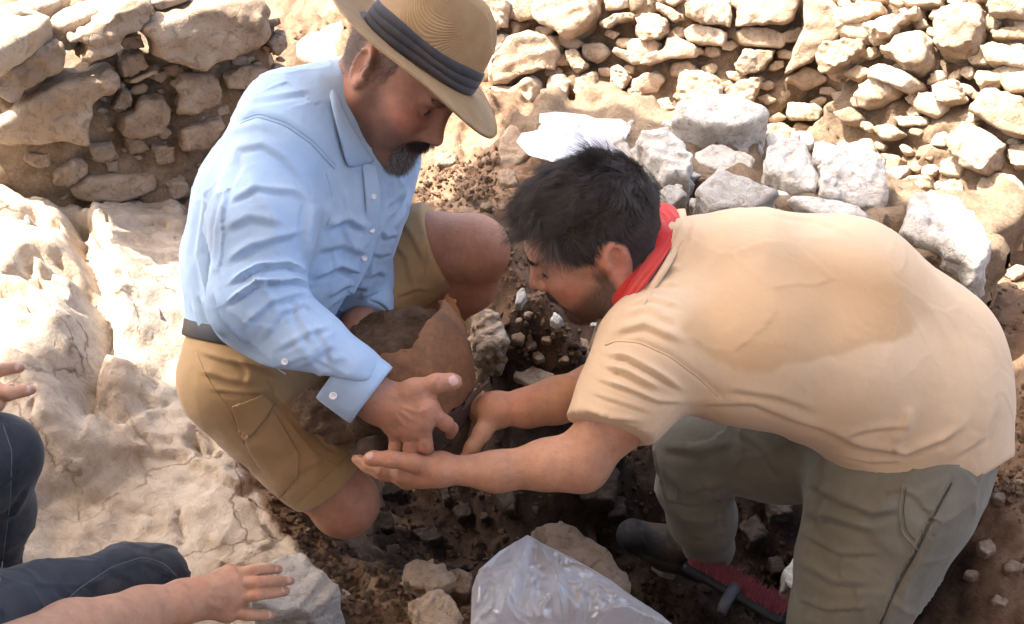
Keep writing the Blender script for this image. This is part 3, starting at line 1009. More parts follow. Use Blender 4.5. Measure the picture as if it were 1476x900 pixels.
# ------------------------------------------------------------------ the low grey wall behind the bending man
low_wall = tag(empty('stone_wall', tuple(WZ(1100, 280, .15))), 'low wall of pale grey stones in the shade behind the man in the peach T-shirt', 'wall')
G_STONES = [
    ([(968, 185), (980, 162), (1104, 156), (1106, 185), (1078, 205), (1045, 207), (1005, 201)], .34, .16),
    ([(899, 201), (935, 193), (988, 221), (998, 242), (996, 270), (956, 274), (931, 246)], .32, .14),
    ([(1086, 227), (1151, 213), (1163, 225), (1167, 254), (1177, 278), (1171, 296), (1131, 290), (1098, 258)], .30, .14),
    ([(1163, 227), (1183, 217), (1212, 229), (1212, 240), (1175, 262)], .26, .1),
    ([(1175, 266), (1208, 242), (1236, 240), (1265, 254), (1273, 286), (1271, 330), (1228, 325), (1175, 310)], .28, .16),
    ([(1287, 309), (1320, 307), (1369, 320), (1393, 347), (1415, 396), (1412, 431), (1390, 440), (1330, 400), (1270, 340)], .24, .2),
    ([(1000, 290), (1033, 260), (1070, 274), (1122, 294), (1086, 315), (1020, 315)], .33, .12),
    ([(950, 280), (980, 272), (990, 292), (964, 306)], .31, .07),
    ([(1009, 209), (1082, 203), (1078, 226), (1045, 217)], .30, .05),
    ([(900, 236), (925, 248), (948, 275), (944, 296), (915, 280)], .28, .08),
    ([(722, 205), (740, 186), (768, 192), (772, 228), (735, 250), (715, 240)], .22, .1),
    ([(716, 256), (745, 252), (750, 275), (722, 282)], .2, .08),
    ([(1080, 205), (1106, 190), (1112, 214), (1088, 224)], .26, .07),
    ([(880, 186), (905, 182), (912, 200), (890, 204)], .28, .06),
    ([(1256, 300), (1284, 300), (1292, 330), (1262, 330)], .2, .08),
    ([(1000, 222), (1050, 220), (1084, 230), (1098, 262), (1060, 270), (1030, 256), (1000, 248)], .28, .08),
    ([(1118, 292), (1176, 298), (1230, 310), (1262, 332), (1180, 328)], .29, .1),
    ([(1275, 262), (1302, 288), (1294, 308), (1276, 302)], .2, .1),
    ([(900, 205), (930, 212), (960, 250), (952, 272), (925, 250)], .29, .09),
    ([(868, 205), (900, 205), (928, 248), (905, 262)], .27, .1),
]
for i, (pl, z, th) in enumerate(G_STONES):
    c = WZ(*np.mean(pl, axis=0), z)
    n = nrm(nrm(CAM - c) * .35 + np.array([-.05, -.1, .8]))
    stone('stone', pl, c, n, th * .9, M_STONE_TAN if i in (10, 11) else M_STONE_GREY, 500 + i, low_wall, .42 if i in (4, 5) else .58, 34, .26, .10, .04)
lp = WZ(1050, 270, .2)
lu = nrm((WZ(1390, 400, .2) - WZ(790, 200, .2)) * [1, 1, 0]); lv = np.array([-lu[1], lu[0], 0])
wall_core((-.55, -.16, -.2), (.62, .17, .085), lp, lu, lv, np.array([0, 0, 1.0]), M_EARTH_WALL, low_wall, 71, .014, .03)
G_P = [g[0] for g in G_STONES]
fill([(880, 180), (1110, 185), (1215, 235), (1290, 300), (1400, 360), (1300, 330), (1180, 312), (900, 300)], G_P, 900, 6, 26, lambda c: (WZ(c[0], c[1], .275), nrm(np.array([-.1, -.35, .9]))), low_wall, M_STONE_GREY, 1500, .15)

# ================================================================== the shade cloth stretched over the dig (above the frame)
SHADE = [(-1.9, .90), (-1.0, 1.17), (-.78, 1.30), (-.70, 1.45), (-.57, 1.60), (-.24, 1.78), (-.10, 2.14), (.10, 2.48), (.44, 2.46), (.60, 2.28), (.70, 2.205), (.88, 2.16), (1.02, 1.99), (1.105, 1.78), (1.07, 1.60), (1.25, 1.42), (2.6, 1.1), (3.4, -2.6), (-1.9, -2.6)]  # near and right sides stretched beyond the shade's edge to cut fill light
CZ = 2.75
coff = -SUN[:2] / SUN[2] * -1.0 * CZ            # the sun's slant carries the cloth's outline to the ground
cpoly = np.array(SHADE) + coff
def canopy():
    lo, hi = cpoly.min(0), cpoly.max(0)
    st = .10
    xs, ys = np.arange(lo[0] - st, hi[0] + st, st), np.arange(lo[1] - st, hi[1] + st, st)
    X, Y = np.meshgrid(xs, ys, indexing='ij')
    Q = np.stack([X.ravel(), Y.ravel()], 1)
    sd = poly_sd(Q, cpoly)
    I = np.arange(X.size).reshape(X.shape)
    F = np.stack([I[:-1, :-1], I[1:, :-1], I[1:, 1:], I[:-1, 1:]], -1).reshape(-1, 4)
    F = F[poly_sd(Q[F].mean(1), cpoly) < .02]
    used = np.unique(F)
    for i in used:
        if abs(sd[i]) < .06 or sd[i] > 0:
            best = None
            for k in range(len(cpoly)):
                a, b = cpoly[k], cpoly[(k + 1) % len(cpoly)]
                e = b - a; t = np.clip(((Q[i] - a) @ e) / (e @ e), 0, 1); p = a + t * e
                dd = np.hypot(*(Q[i] - p))
                if best is None or dd < best[0]: best = (dd, p)
            Q[i] = best[1]
    mp = np.full(len(Q), -1); mp[used] = np.arange(len(used))
    q = Q[used]
    z = CZ - .05 * np.sin((q[:, 0] - lo[0]) / (hi[0] - lo[0]) * math.pi) * np.sin((q[:, 1] - lo[1]) / (hi[1] - lo[1]) * math.pi)
    V = np.stack([q[:, 0], q[:, 1], z + .008 * np.sin(q[:, 0] * 9 + q[:, 1] * 4)], 1)
    return solid0(V, mp[F], .003)
def solid0(V, F, th):
    n = len(V)
    E = edges_of(F); key = np.sort(E, 1)
    _, inv, cnt = np.unique(key[:, 0] * n + key[:, 1], return_inverse=True, return_counts=True)
    B = E[cnt[inv] == 1]
    side = np.stack([B[:, 1], B[:, 0], B[:, 0] + n, B[:, 1] + n], 1)
    return np.concatenate([V, V - np.array([0, 0, th])]), np.concatenate([F, F[:, ::-1] + n, side])
def canopy_mat():
    m = NT('shade_cloth')
    tr = m.n('BsdfTranslucent'); tr.inputs['Color'].default_value = (.82, .76, .66, 1)
    df = m.n('BsdfDiffuse'); df.inputs['Color'].default_value = (.74, .69, .60, 1)
    n = m.noise(40, 3, .5)
    mx = m.n('MixShader'); mx.inputs['Fac'].default_value = .26
    m.l(df.outputs[0], mx.inputs[1]); m.l(tr.outputs[0], mx.inputs[2])
    bp = m.bump(n, .1, .004); m.l(bp, df.inputs['Normal'])
    m.l(mx.outputs[0], m.out.inputs['Surface'])
    return m.m
can = tag(empty('shade_canopy', (cpoly[-1][0], cpoly[-1][1], 0)), 'off-white shade cloth on slim posts stretched above the dig', 'canopy')
V, F = canopy()
mk('cloth', V - np.array(can.location), F, canopy_mat(), can)
M_POST = NT('galvanised_post').done((.45, .46, .47), .45)
M_POST.node_tree.nodes['Principled BSDF'].inputs['Metallic'].default_value = .8
for (x, y) in (cpoly[0] + [.05, 0], cpoly[-1] + [.05, .05], cpoly[-2] + [-.05, .05]):
    zb = zat(x, y)
    V, F = tube([(x, y, zb - .05), (x, y, 1.0), (x, y, CZ - .004)], .02, 12)
    mk('post', V - np.array(can.location), F, M_POST, can)

# added earth bank behind the camera, put there to block fill light
def added_earth_bank():
    xs = np.arange(-4.2, 4.21, .12); hs = np.linspace(0, 1, 16)
    X, Hh = np.meshgrid(xs, hs, indexing='ij')
    P = np.stack([X.ravel(), Hh.ravel() * 1.9, np.zeros(X.size)], 1)
    y = -1.35 - .45 * Hh.ravel() + .08 * fbm(P, 2.2, 4, 90) - .03 * X.ravel() ** 2 * -1.0
    top = 1.75 + .15 * fbm(P * [1, 0, 0], 1.5, 3, 91)
    front = np.stack([X.ravel(), y, -.35 + Hh.ravel() * (top + .35)], 1)
    n = len(xs)
    back = np.stack([xs, np.full(n, -2.6), front.reshape(n, 16, 3)[:, -1, 2] - .1], 1)
    foot = np.stack([xs, np.full(n, -2.9), np.full(n, -.4)], 1)
    V = np.concatenate([front, back, foot])
    I = np.arange(n * 16).reshape(n, 16)
    F = np.stack([I[:-1, :-1], I[:-1, 1:], I[1:, 1:], I[1:, :-1]], -1).reshape(-1, 4)
    t = I[:, -1]; b = n * 16 + np.arange(n); f = n * 17 + np.arange(n)
    F = np.concatenate([F, np.stack([t[:-1], b[:-1], b[1:], t[1:]], 1), np.stack([b[:-1], f[:-1], f[1:], b[1:]], 1)])
    o = mk('added_earth_bank', V, F, M_SOIL)
    o['kind'] = 'structure'; o['label'] = 'added earth bank behind the viewer that blocks sky light'
added_earth_bank()

# ================================================================== people: shared pieces
def skin_mat():
    m = NT('skin')
    t = m.attr('tint').outputs['Color']
    n = m.noise(60, 5, 0.6)
    n2 = m.noise(420, 3, 0.6)
    c = m.mix(0.5, t, m.ramp(n, [(0.3, (0.72, 0.62, 0.60)), (0.6, (1.06, 1.03, 1.0))]), 'MULTIPLY')
    c = m.mix(m.math('MULTIPLY', m.attr('hairy').outputs['Fac'], m.ramp(m.vor(330), [(0.05, (1, 1, 1)), (0.30, (0, 0, 0))])), c, (0.05, 0.03, 0.02))
    h = m.math('ADD', m.math('MULTIPLY', n2, 0.6), m.math('MULTIPLY', m.vor(650), 0.7))
    big = m.noise(95, 4, 0.6, 0.8)
    dirt = m.ramp(m.noise(38, 6, 0.7, 0.5), [(0.56, (0, 0, 0)), (0.72, (1, 1, 1))])
    c = m.mix(m.math('MULTIPLY', dirt, 0.30), c, (0.17, 0.10, 0.06))
    nb = m.bump(big, 0.25, 0.004)
    return m.done(c, m.math('ADD', m.math('MULTIPLY', n, 0.25), 0.46), m.bump(h, 0.18, 0.0025, nb), 0.3, 0.10)
M_SKIN = skin_mat()

def hair_mat(name, c):
    m = NT(name)
    hi = m.n('HairInfo')
    col = m.mix(hi.outputs['Random'], c, tuple(min(1, x * 1.9 + .004) for x in c))
    return m.done(col, 0.42, None, 0.45)
M_HAIR = hair_mat('dark_hair', (0.016, 0.011, 0.009))
M_HAIR_GREY = hair_mat('grizzled_hair', (0.20, 0.18, 0.165))
M_EYE = NT('dark_eye').done((0.10, 0.075, 0.06), 0.12, None, 0.5)

def head_field(b, R, pos, s, ear_side):
    b.frame(R, pos, s)
    b.ell((-.012, 0, .038), (.099, .077, .088), k=.0)
    b.ell((.028, 0, .012), (.070, .066, .080), k=.03)
    b.ell((.034, 0, -.042), (.060, .058, .070), k=.03)
    for y in (-1, 1):
        b.cone((.004, y * .056, -.055), (.070, y * .022, -.098), .016, .017, .03)      # jaw
        b.cone((.002, y * .060, -.005), (.004, y * .056, -.055), .014, .014, .03)
        b.ell((.068, y * .042, -.018), (.022, .020, .017), k=.025)                      # cheekbone
        b.ell((.055, y * .040, -.055), (.030, .020, .030), k=.03)
    b.ell((.078, 0, -.100), (.021, .026, .019), k=.025)                                 # chin
    b.cone((.086, -.034, .034), (.086, .034, .034), .012, .012, .02)                    # brow
    for y in (-1, 1):
        b.ell((.100, y * .032, .010), (.015, .020, .012), k=.014, sub=True)             # socket
        b.ell((.077, y * .032, .009), (.0145, .0155, .0135), k=.004)                    # lids over the eyeball
    b.cone((.090, 0, .022), (.112, 0, -.020), .0085, .0110, .016)                       # nose
    b.ell((.115, 0, -.025), (.0115, .0115, .0100), k=.008)
    for y in (-1, 1):
        b.ell((.103, y * .0135, -.029), (.0110, .0075, .0080), k=.008)
        b.ell((.107, y * .007, -.0365), (.005, .0035, .005), k=.004, sub=True)
    b.ell((.086, 0, -.055), (.020, .026, .018), k=.02)                                  # mouth mound
    b.cone((.101, -.012, -.053), (.101, .012, -.053), .0052, .0052, .008)
    b.cone((.094, -.022, -.057), (.101, 0, -.054), .003, .005, .006)
    b.cone((.094, .022, -.057), (.101, 0, -.054), .003, .005, .006)
    b.cone((.098, -.012, -.065), (.098, .012, -.065), .0060, .0060, .008)
    b.cone((.104, -.021, -.0585), (.104, .021, -.0585), .0016, .0016, .003, sub=True)
    for y in (-1, 1):                                                                    # ears
        ca, sa = math.cos(-.22), math.sin(-.22)
        Rt = np.array([[ca, 0, sa], [0, 1, 0], [-sa, 0, ca]])
        cz, sz = math.cos(y * .38), math.sin(y * .38)
        Re = np.array([[cz, -sz, 0], [sz, cz, 0], [0, 0, 1]]) @ Rt
        e = np.array([-.014, y * .078, -.002])
        b.ell(e, (.0185, .0065, .031), Re, k=.010)
        ang = np.linspace(-1.9, 2.6, 12)                                                 # helix rim
        rim = [e + Re @ np.array([.0175 * -math.sin(t) * (1 if t > 0 else .75), y * .005, .0285 * math.cos(t)]) for t in ang[::-1]]
        b.chain(rim, [.0036] * 12, .004)
        b.ell(e + Re @ np.array([.002, y * .0085, -.002]), (.0110, .0085, .0165), Re, k=.004, sub=True)
        b.ell(e + Re @ np.array([-.001, y * .005, .012]), (.009, .0035, .0085), Re, k=.004, sub=True)
        b.ell(e + Re @ np.array([.010, y * .004, -.003]), (.0045, .004, .007), Re, k=.005)   # tragus
        b.ell(e + Re @ np.array([.004, y * .002, -.027]), (.0085, .0055, .0085), Re, k=.006)  # lobe
    b.frame(np.eye(3), np.zeros(3))

def merge(parts):
    Vs, Fs, o = [], [], 0
    for V, F in parts:
        Vs.append(V); Fs.append(F + o); o += len(V)
    return np.concatenate(Vs), np.concatenate(Fs)

def finger(b, pts, radii, k=.003):
    b.chain(pts, radii, k)

def palm(b, wrist, knuckles, rw, rk, k=.012, thick=.013):
    for q in knuckles:
        b.cone(wrist, q, rw, rk, k)
    for i in range(len(knuckles) - 1):
        b.cone(knuckles[i], knuckles[i + 1], rk * .95, rk * .95, k)
    mid = (np.mean(knuckles, axis=0) + wrist) / 2
    for i in range(len(knuckles)):
        b.cone(mid, knuckles[i], thick, rk * .9, k)

def paint_skin(V, base, head=None, nails=(), knuckles=(), seed=0):
    c = np.tile(np.array(base), (len(V), 1))
    n = fbm(V, 22, 3, seed)[:, None]
    c = c * (1 + .10 * n) * np.array([1, 1, 1])
    red = sstep(.1, .9, fbm(V, 11, 2, seed + 4))[:, None]
    c = c * (1 - red * np.array([.0, .10, .12]))
    for p, r in knuckles:
        w = np.exp(-(np.linalg.norm(V - p, axis=1) / r) ** 2)[:, None]
        c = c * (1 - w * np.array([.04, .20, .22]))
    for p, nn, r in nails:
        q = V - p
        w = (np.linalg.norm(q, axis=1) < r) & ((q @ nn) > -.15 * r)
        c[w] = c[w] * .25 + np.array([.66, .46, .39]) * .75
    return c

def strands(V, N, pick, n, length, k, direction, rg, lift=.5, jitter=.25, droop=0.0, lenfn=None):
    """hair strands rooted on picked vertices; direction(P) -> flow field"""
    w = pick / pick.sum()
    ii = rg.choice(len(V), n, p=w)
    P = V[ii] + rg.normal(size=(n, 3)) * .0012
    Nn = N[ii]
    D = direction(P, Nn)
    D = D - (D * Nn).sum(1)[:, None] * Nn * .9
    D /= np.linalg.norm(D, axis=1)[:, None] + 1e-9
    D = D + rg.normal(size=(n, 3)) * jitter
    L = length * rg.uniform(.6, 1.15, n)
    if lenfn is not None: L = L * lenfn(P)
    T = np.linspace(0, 1, k)
    out = np.zeros((n, k, 3))
    cur = P - Nn * .002
    if callable(lift): lift = lift(P)[:, None]
    up = Nn * lift + D * (1 - lift)
    for j in range(k):
        out[:, j] = cur
        t = T[j]
        v = up * (1 - t) + (D * (1 - lift * .3) + Nn * lift * .25) * t
        v = v / (np.linalg.norm(v, axis=1)[:, None] + 1e-9)
        cur = cur + v * (L / (k - 1))[:, None] + np.array([0, 0, -1]) * (droop * t * L / (k - 1))[:, None]
    return out

def cm(cols):
    """camera-space columns (right, up, back) to a world rotation"""
    return np.stack([camvec(c) for c in cols], 1)

def orth(R):
    f = nrm(R[:, 0]); u = R[:, 2] - f * (R[:, 2] @ f); u = nrm(u)
    return np.stack([f, np.cross(u, f), u], 1)

# ================================================================== the man in the hat
man1 = tag(empty('person', tuple(WZ(420, 640, .0))), 'kneeling man in straw hat, pale blue shirt and tan shorts, gripping the broken pot', 'person')
m1o = np.array(man1.location)
R1 = orth(cm([(.618, -.773, .146), (.454, .199, -.869), (.642, .603, .474)]))
P1 = W(577, 106, 1.555)
S1 = 1.03
def part(name, V, F, mat, parent, attrs=None, smooth=True):
    root = parent
    while root.parent is not None: root = root.parent
    return mk(name, V - np.array(root.location), F, mat, parent, smooth, attrs)

hb = Blob()
head_field(hb, R1, P1, S1, -1)
neck0 = P1 + R1 @ np.array([-.03, 0, -.03]); neck1 = W(505, 165, 1.60)
hb.cone(neck0, neck1, .060, .066, .03)
hb.cone(neck1, W(480, 230, 1.62), .064, .07, .02)
hb.cone(P1 + R1 @ np.array([.04, 0, -.09]), W(545, 215, 1.60), .030, .045, .03)
Rh = orth(cm([(.80, -.595, -.03), (.17, .27, -.945), (.575, .755, .32)]))
Ph = P1 + R1 @ np.array([.002, .004, .043]) + camvec((.002, -.002, 0))
hb.cut(Ph + Rh[:, 2] * .001, Rh[:, 2], .003)
HV1, HF1 = hb.mesh(.0026, 2)

ab = Blob()        # right forearm and hand over the pot
w1 = W(545, 578, 1.395)
ab.cone(W(510, 551, 1.384), W(515, 555, 1.385), .028, .033, .01)
ab.cone(W(515, 555, 1.385), w1, .034, .029, .012)
kn = [W(616, 590, 1.372), W(609, 607, 1.372), W(592, 617, 1.378), W(572, 617, 1.39)]
palm(ab, w1, kn, .025, .0125, .014, .017)
ab.cone(w1, W(585, 592, 1.385), .027, .024, .014)
finger(ab, [kn[0], W(643, 611, 1.378), W(651, 618, 1.41), W(649, 626, 1.43)], [.0125, .0108, .0095, .008], .004)
finger(ab, [kn[1], W(613, 643, 1.378), W(616, 651, 1.41), W(618, 648, 1.44)], [.0125, .0110, .0095, .008], .004)
finger(ab, [kn[2], W(592, 648, 1.382), W(594, 656, 1.41), W(597, 652, 1.44)], [.0122, .0108, .0093, .008], .004)
finger(ab, [kn[3], W(570, 647, 1.392), W(571, 654, 1.42), W(575, 650, 1.445)], [.0115, .0098, .0085, .0075], .004)
ab.chain([W(566, 575, 1.392), W(597, 564, 1.378), W(630, 553, 1.372), W(651, 551, 1.376), W(657, 551, 1.378)], [.021, .0160, .0128, .0110, .0085], .010)
ab.cone(W(597, 566, 1.378), kn[0], .013, .011, .016)
AV1, AF1 = ab.mesh(.0021, 2)
AV1 = strokes(AV1, AF1, [([(575, 585), (605, 596)], 3, .0013), ([(575, 592), (598, 608)], 3, .0013), ([(570, 598), (585, 616)], 3, .0013), ([(633, 560), (634, 543)], 1.8, -.0014), ([(628, 560), (629, 545)], 1.6, -.0010), ([(640, 603), (634, 616)], 2, -.0012), ([(603, 634), (622, 632)], 2, -.0012), ([(583, 638), (602, 637)], 2, -.0012), ([(562, 637), (580, 637)], 2, -.0012), ([(605, 597), (612, 588)], 4, .0015), ([(575, 578), (560, 560)], 4, .001)])

lb = Blob()        # left hand behind the pot
lb.cone(W(527, 445, 1.66), W(516, 474, 1.62), .030, .027, .01)
lk = [W(540, 492, 1.58), W(524, 497, 1.57), W(508, 498, 1.57), W(496, 494, 1.58)]
palm(lb, W(516, 474, 1.62), lk, .026, .0125, .014, .016)
for q, e in zip(lk, [(565, 510, 1.56), (545, 520, 1.55), (522, 522, 1.55), (505, 518, 1.56)]):
    finger(lb, [q, W(*e), W(e[0] + 12, e[1] + 12, e[2] + .02)], [.0115, .010, .0085])
lb.chain([W(520, 476, 1.62), W(548, 482, 1.62), W(572, 492, 1.61)], [.016, .0125, .010], .01)
LV1, LF1 = lb.mesh(.003, 1)

kb = Blob()        # right leg, knee on the ground
kb.chain([W(400, 600, 1.62), W(462, 682, 1.64), W(494, 720, 1.665)], [.070, .057, .052], .02)
kb.ell(W(497, 724, 1.655), (.050, .050, .052), k=.03)
kb.chain([W(498, 728, 1.68), W(440, 690, 1.83), W(350, 600, 2.05)], [.050, .052, .036], .03)
KV1, KF1 = kb.mesh(.0042, 3)
jb = Blob()        # left leg, knee raised
jb.chain([W(540, 380, 1.82), W(625, 358, 1.78), W(678, 358, 1.75)], [.074, .064, .058], .02)
jb.ell(W(682, 358, 1.745), (.060, .056, .054), k=.03)
jb.chain([W(688, 366, 1.77), W(672, 405, 1.82), W(628, 452, 1.92), W(585, 485, 2.03)], [.054, .057, .048, .036], .025)
JV1, JF1 = jb.mesh(.0042, 3)
kp = np.concatenate([KV1, JV1])

BV, BF = merge([(HV1, HF1), (AV1, AF1), (LV1, LF1), (KV1, KF1), (JV1, JF1)])
skin1 = (.40, .20, .125)
tint = paint_skin(BV, skin1, nails=[(W(653, 549, 1.367), nrm(CAM - W(653, 549, 1.367)), .0075)], knuckles=[(k_, .012) for k_ in kn] + [(W(643, 611, 1.37), .01), (W(613, 643, 1.37), .01), (W(592, 648, 1.37), .01)], seed=5)
nh = len(HV1)
loc = (BV[:nh] - P1) @ R1 / S1
beard = np.zeros(len(BV))
go = sstep(1.0, .6, np.hypot((loc[:, 0] - .078) / .045, (loc[:, 2] + .088) / .040) + 0) * sstep(.040, .026, np.abs(loc[:, 1]))
mu = sstep(1.0, .55, np.hypot((loc[:, 1]) / .036, (loc[:, 2] + .043 + .25 * np.abs(loc[:, 1]) ) / .0115)) * (loc[:, 0] > .07)
stub = sstep(-.012, -.045, loc[:, 2] + .35 * (loc[:, 0] - .06)) * sstep(-.005, .02, loc[:, 0] + .0) * sstep(-.16, -.12, loc[:, 2])
lips = sstep(.016, .008, np.abs(loc[:, 2] + .059)) * sstep(.024, .018, np.abs(loc[:, 1])) * (loc[:, 0] > .088)
side = sstep(.075, .055, np.hypot((loc[:, 0] - .004) * 2.6, (loc[:, 2] - .03) * 1.1) + .012 * fbm(HV1, 60, 3, 9)) * (np.abs(loc[:, 1]) > .045) * sstep(-.02, .0, loc[:, 0]) * sstep(-.035, .02, loc[:, 2])
t = tint[:nh]
cheek = np.exp(-((loc[:, 0] - .075) / .03) ** 2 - ((loc[:, 2] + .02) / .025) ** 2)[:, None]
t *= 1 - cheek * np.array([-.05, .15, .12])
t = t * (1 - .55 * stub[:, None]) + np.array([.075, .058, .05]) * .55 * stub[:, None]
t = t * (1 - lips[:, None]) + np.array([.30, .11, .09]) * lips[:, None]
gm = np.clip(go * .75 + mu, 0, 1)[:, None] * .85
t = t * (1 - gm) + np.array([.035, .027, .023]) * gm
backh = sstep(.0, -.03, loc[:, 0] + .02) * sstep(-.055, -.03, loc[:, 2]) * sstep(.06, .045, loc[:, 2])
backh = np.maximum(backh, side * .8)[:, None] * .85
t = t * (1 - backh) + np.array([.03, .024, .02]) * backh
tint[:nh] = t
hairy = np.zeros(len(BV))
hairy[nh + len(AV1) + len(LV1):] = .35 * sstep(-.2, .5, fbm(BV[nh + len(AV1) + len(LV1):], 18, 3, 77))
hairy[nh:nh + len(AV1)] = .22 * sstep(590, 545, proj(AV1)[:, 0])
body1 = part('body', BV, BF, M_SKIN, man1, {'tint': tint, 'hairy': hairy})
rg = np.random.default_rng(4)
HN1 = normals(HV1, HF1)
for sgn in (-1, 1):
    c = P1 + R1 @ (np.array([.0795, sgn * .032, .0085]) * S1)
    eb = Blob(); eb.ell(c, (.0128,) * 3, k=0)
    V, F = eb.mesh(.0022, 1)
    part('eye', V, F, M_EYE, body1)
flow = lambda P, N: np.tile(R1 @ np.array([.25, 0, -1.0]), (len(P), 1))
hair('beard', strands(HV1, HN1, go + 1e-9, 1000, .018, 5, flow, rg, .5, .45) - m1o, body1, M_HAIR_GREY, .00022)
flowm = lambda P, N: (R1 @ np.array([.3, 0, -.7]))[None] + (((P - P1) @ R1)[:, 1] * 30)[:, None] * (R1 @ np.array([0, 1.0, 0]))[None]
hair('beard', strands(HV1, HN1, go + 1e-9, 1500, .014, 5, flow, rg, .45, .4) - m1o, body1, M_HAIR, .00020)
hair('moustache', strands(HV1, HN1, mu + 1e-9, 1500, .013, 4, flowm, rg, .45, .25) - m1o, body1, M_HAIR, .00017)
hair('stubble', strands(HV1, HN1, stub + 1e-9, 2600, .0035, 3, flow, rg, .5, .3) - m1o, body1, M_HAIR, .00010)
hair('hair', strands(HV1, HN1, (backh[:, 0] > .2) + 1e-9, 5000, .008, 3, lambda P, N: np.tile(R1 @ np.array([-.5, 0, -1.0]), (len(P), 1)), rg, .3, .2) - m1o, body1, M_HAIR, .00017)
brw = sstep(1, .4, np.hypot((np.abs(loc[:, 1]) - .032) / .022, (loc[:, 2] - .033) / .006)) * (loc[:, 0] > .07)
hair('eyebrow', strands(HV1, HN1, brw + 1e-9, 700, .009, 3, lambda P, N: np.sign((P - P1) @ R1[:, 1])[:, None] * R1[:, 1][None] + (R1 @ np.array([0, 0, .3]))[None], rg, .3, .25) - m1o, body1, M_HAIR, .00017)

def body_hair(name, V, F, n, length, pick, flowdir, root, parent, rad=.00007):
    N = normals(V, F)
    hair(name, strands(V, N, pick + 1e-9, n, length, 4, lambda P, Nn: np.tile(nrm(flowdir), (len(P), 1)), rg, .35, .45) - root, parent, M_HAIR, rad)
pa = proj(AV1)
body_hair('arm_hair', AV1, AF1, 900, .012, sstep(615, 560, pa[:, 0]) * sstep(1.41, 1.39, pa[:, 2]), W(600, 620, 1.39) - W(540, 560, 1.39), m1o, body1)
body_hair('leg_hair', KV1, KF1, 1500, .012, (proj(KV1)[:, 1] > 640) * 1.0, camvec((.3, -1, 0)), m1o, body1)
body_hair('leg_hair', JV1, JF1, 1800, .012, (proj(JV1)[:, 0] > 600) * 1.0, camvec((.6, -.8, 0)), m1o, body1)

# ---- shirt
M_SHIRT = cloth_mat('pale_blue_cotton', (.335, .47, .645), (.40, .53, .685), 1100, .12)
sb = Blob()
C0, C1, C2, C3 = W(392, 465, 1.67), W(402, 375, 1.67), W(432, 285, 1.65), W(480, 195, 1.63)
sb.chain([C0, C1, C2, C3], [.135, .148, .140, .105], .04)
sb.chain([W(380, 460, 1.60), W(395, 370, 1.58), W(405, 290, 1.55), W(425, 215, 1.53)], [.115, .125, .118, .085], .05)
sb.chain([W(432, 455, 1.67), W(455, 390, 1.68), W(490, 300, 1.62), W(500, 240, 1.62)], [.100, .108, .095, .070], .05)
sb.chain([W(440, 440, 1.74), W(484, 350, 1.75), W(520, 280, 1.73), W(550, 232, 1.75)], [.085, .084, .078, .058], .05)
sb.cone(W(420, 172, 1.54), W(505, 138, 1.60), .078, .056, .04)
sb.cone(W(505, 150, 1.61), W(555, 222, 1.74), .055, .055, .04)
SH1 = W(402, 214, 1.475)
sb.chain([SH1, W(380, 325, 1.415), W(372, 440, 1.385)], [.074, .071, .064], .03)
sb.chain([W(372, 440, 1.385), W(440, 502, 1.382), W(500, 544, 1.385), W(545, 576, 1.39)], [.064, .056, .047, .044], .025)
LSH = W(558, 236, 1.76)
sb.chain([LSH, W(540, 345, 1.77), W(527, 440, 1.67), W(526, 468, 1.64)], [.056, .046, .043, .041], .012)
belt_n = nrm(W(385, 520, 1.66) - W(420, 300, 1.66))
belt_p = W(335, 500, 1.58)
sb.cut(belt_p, belt_n, .006)
cuff_n = nrm(W(545, 576, 1.39) - W(470, 524, 1.383))
sb.cut(W(521, 559, 1.386), cuff_n, .004) if False else None
def shirt_fn(D, ax):
    # the right sleeve ends at the cuff, the left one at its own cuff
    X, Y, Z = ax[0][:, None, None], ax[1][None, :, None], ax[2][None, None, :]
    for p, n, rr in ((W(522, 560, 1.386), cuff_n, .09), (W(526, 462, 1.648), nrm(W(526, 468, 1.64) - W(529, 425, 1.685)), .07)):
        q = ((X - p[0]) * n[0] + (Y - p[1]) * n[1] + (Z - p[2]) * n[2])
        r = np.sqrt((X - p[0]) ** 2 + (Y - p[1]) ** 2 + (Z - p[2]) ** 2)
        D = np.where((q > -.05) & (r < rr + .03), np.maximum(D, q), D).astype(np.float32)
    # neck opening
    p, n = W(520, 160, 1.60), nrm(W(548, 128, 1.58) - W(500, 190, 1.62))
    q = ((X - p[0]) * n[0] + (Y - p[1]) * n[1] + (Z - p[2]) * n[2])
    r = np.sqrt((X - p[0]) ** 2 + (Y - p[1]) ** 2 + (Z - p[2]) ** 2)
    return D
SV, SF = sb.mesh(.0036, 3, shirt_fn)
def cloth_noise(V, F, amp, sc, seed, stretch=None):
    N = normals(V, F)
    Q = V if stretch is None else V @ stretch
    n = ridged(Q + .03 * np.stack([fbm(V, 9, 2, seed), fbm(V, 9, 2, seed + 1), fbm(V, 9, 2, seed + 2)], 1), sc, 2, seed + 3)
    return V + N * (amp * n)[:, None]
SV = cloth_noise(SV, SF, .0010, 11, 20)
def crumple(V, F, amp, sc, seed, squash=(1, 1, 1), warp=.035):
    """thin crisp creases running between slack panels of cloth"""
    N = normals(V, F)
    Q = V + warp * np.stack([vnoise(V, 8, seed), vnoise(V, 8, seed + 1), vnoise(V, 8, seed + 2)], 1)
    f1, f2, cid = worley(Q * np.array(squash), sc, seed + 5)
    w = np.exp(-(f2 - f1) / .13) * sstep(.35, .6, cid) * sstep(-.4, .3, fbm(V, 6, 2, seed + 8))
    return V + N * (amp * w + amp * .9 * (cid - .5) * sstep(0, .5, f2 - f1))[:, None]
SV = crumple(SV, SF, .0034, 13, 21, (1, 1, 1.5))
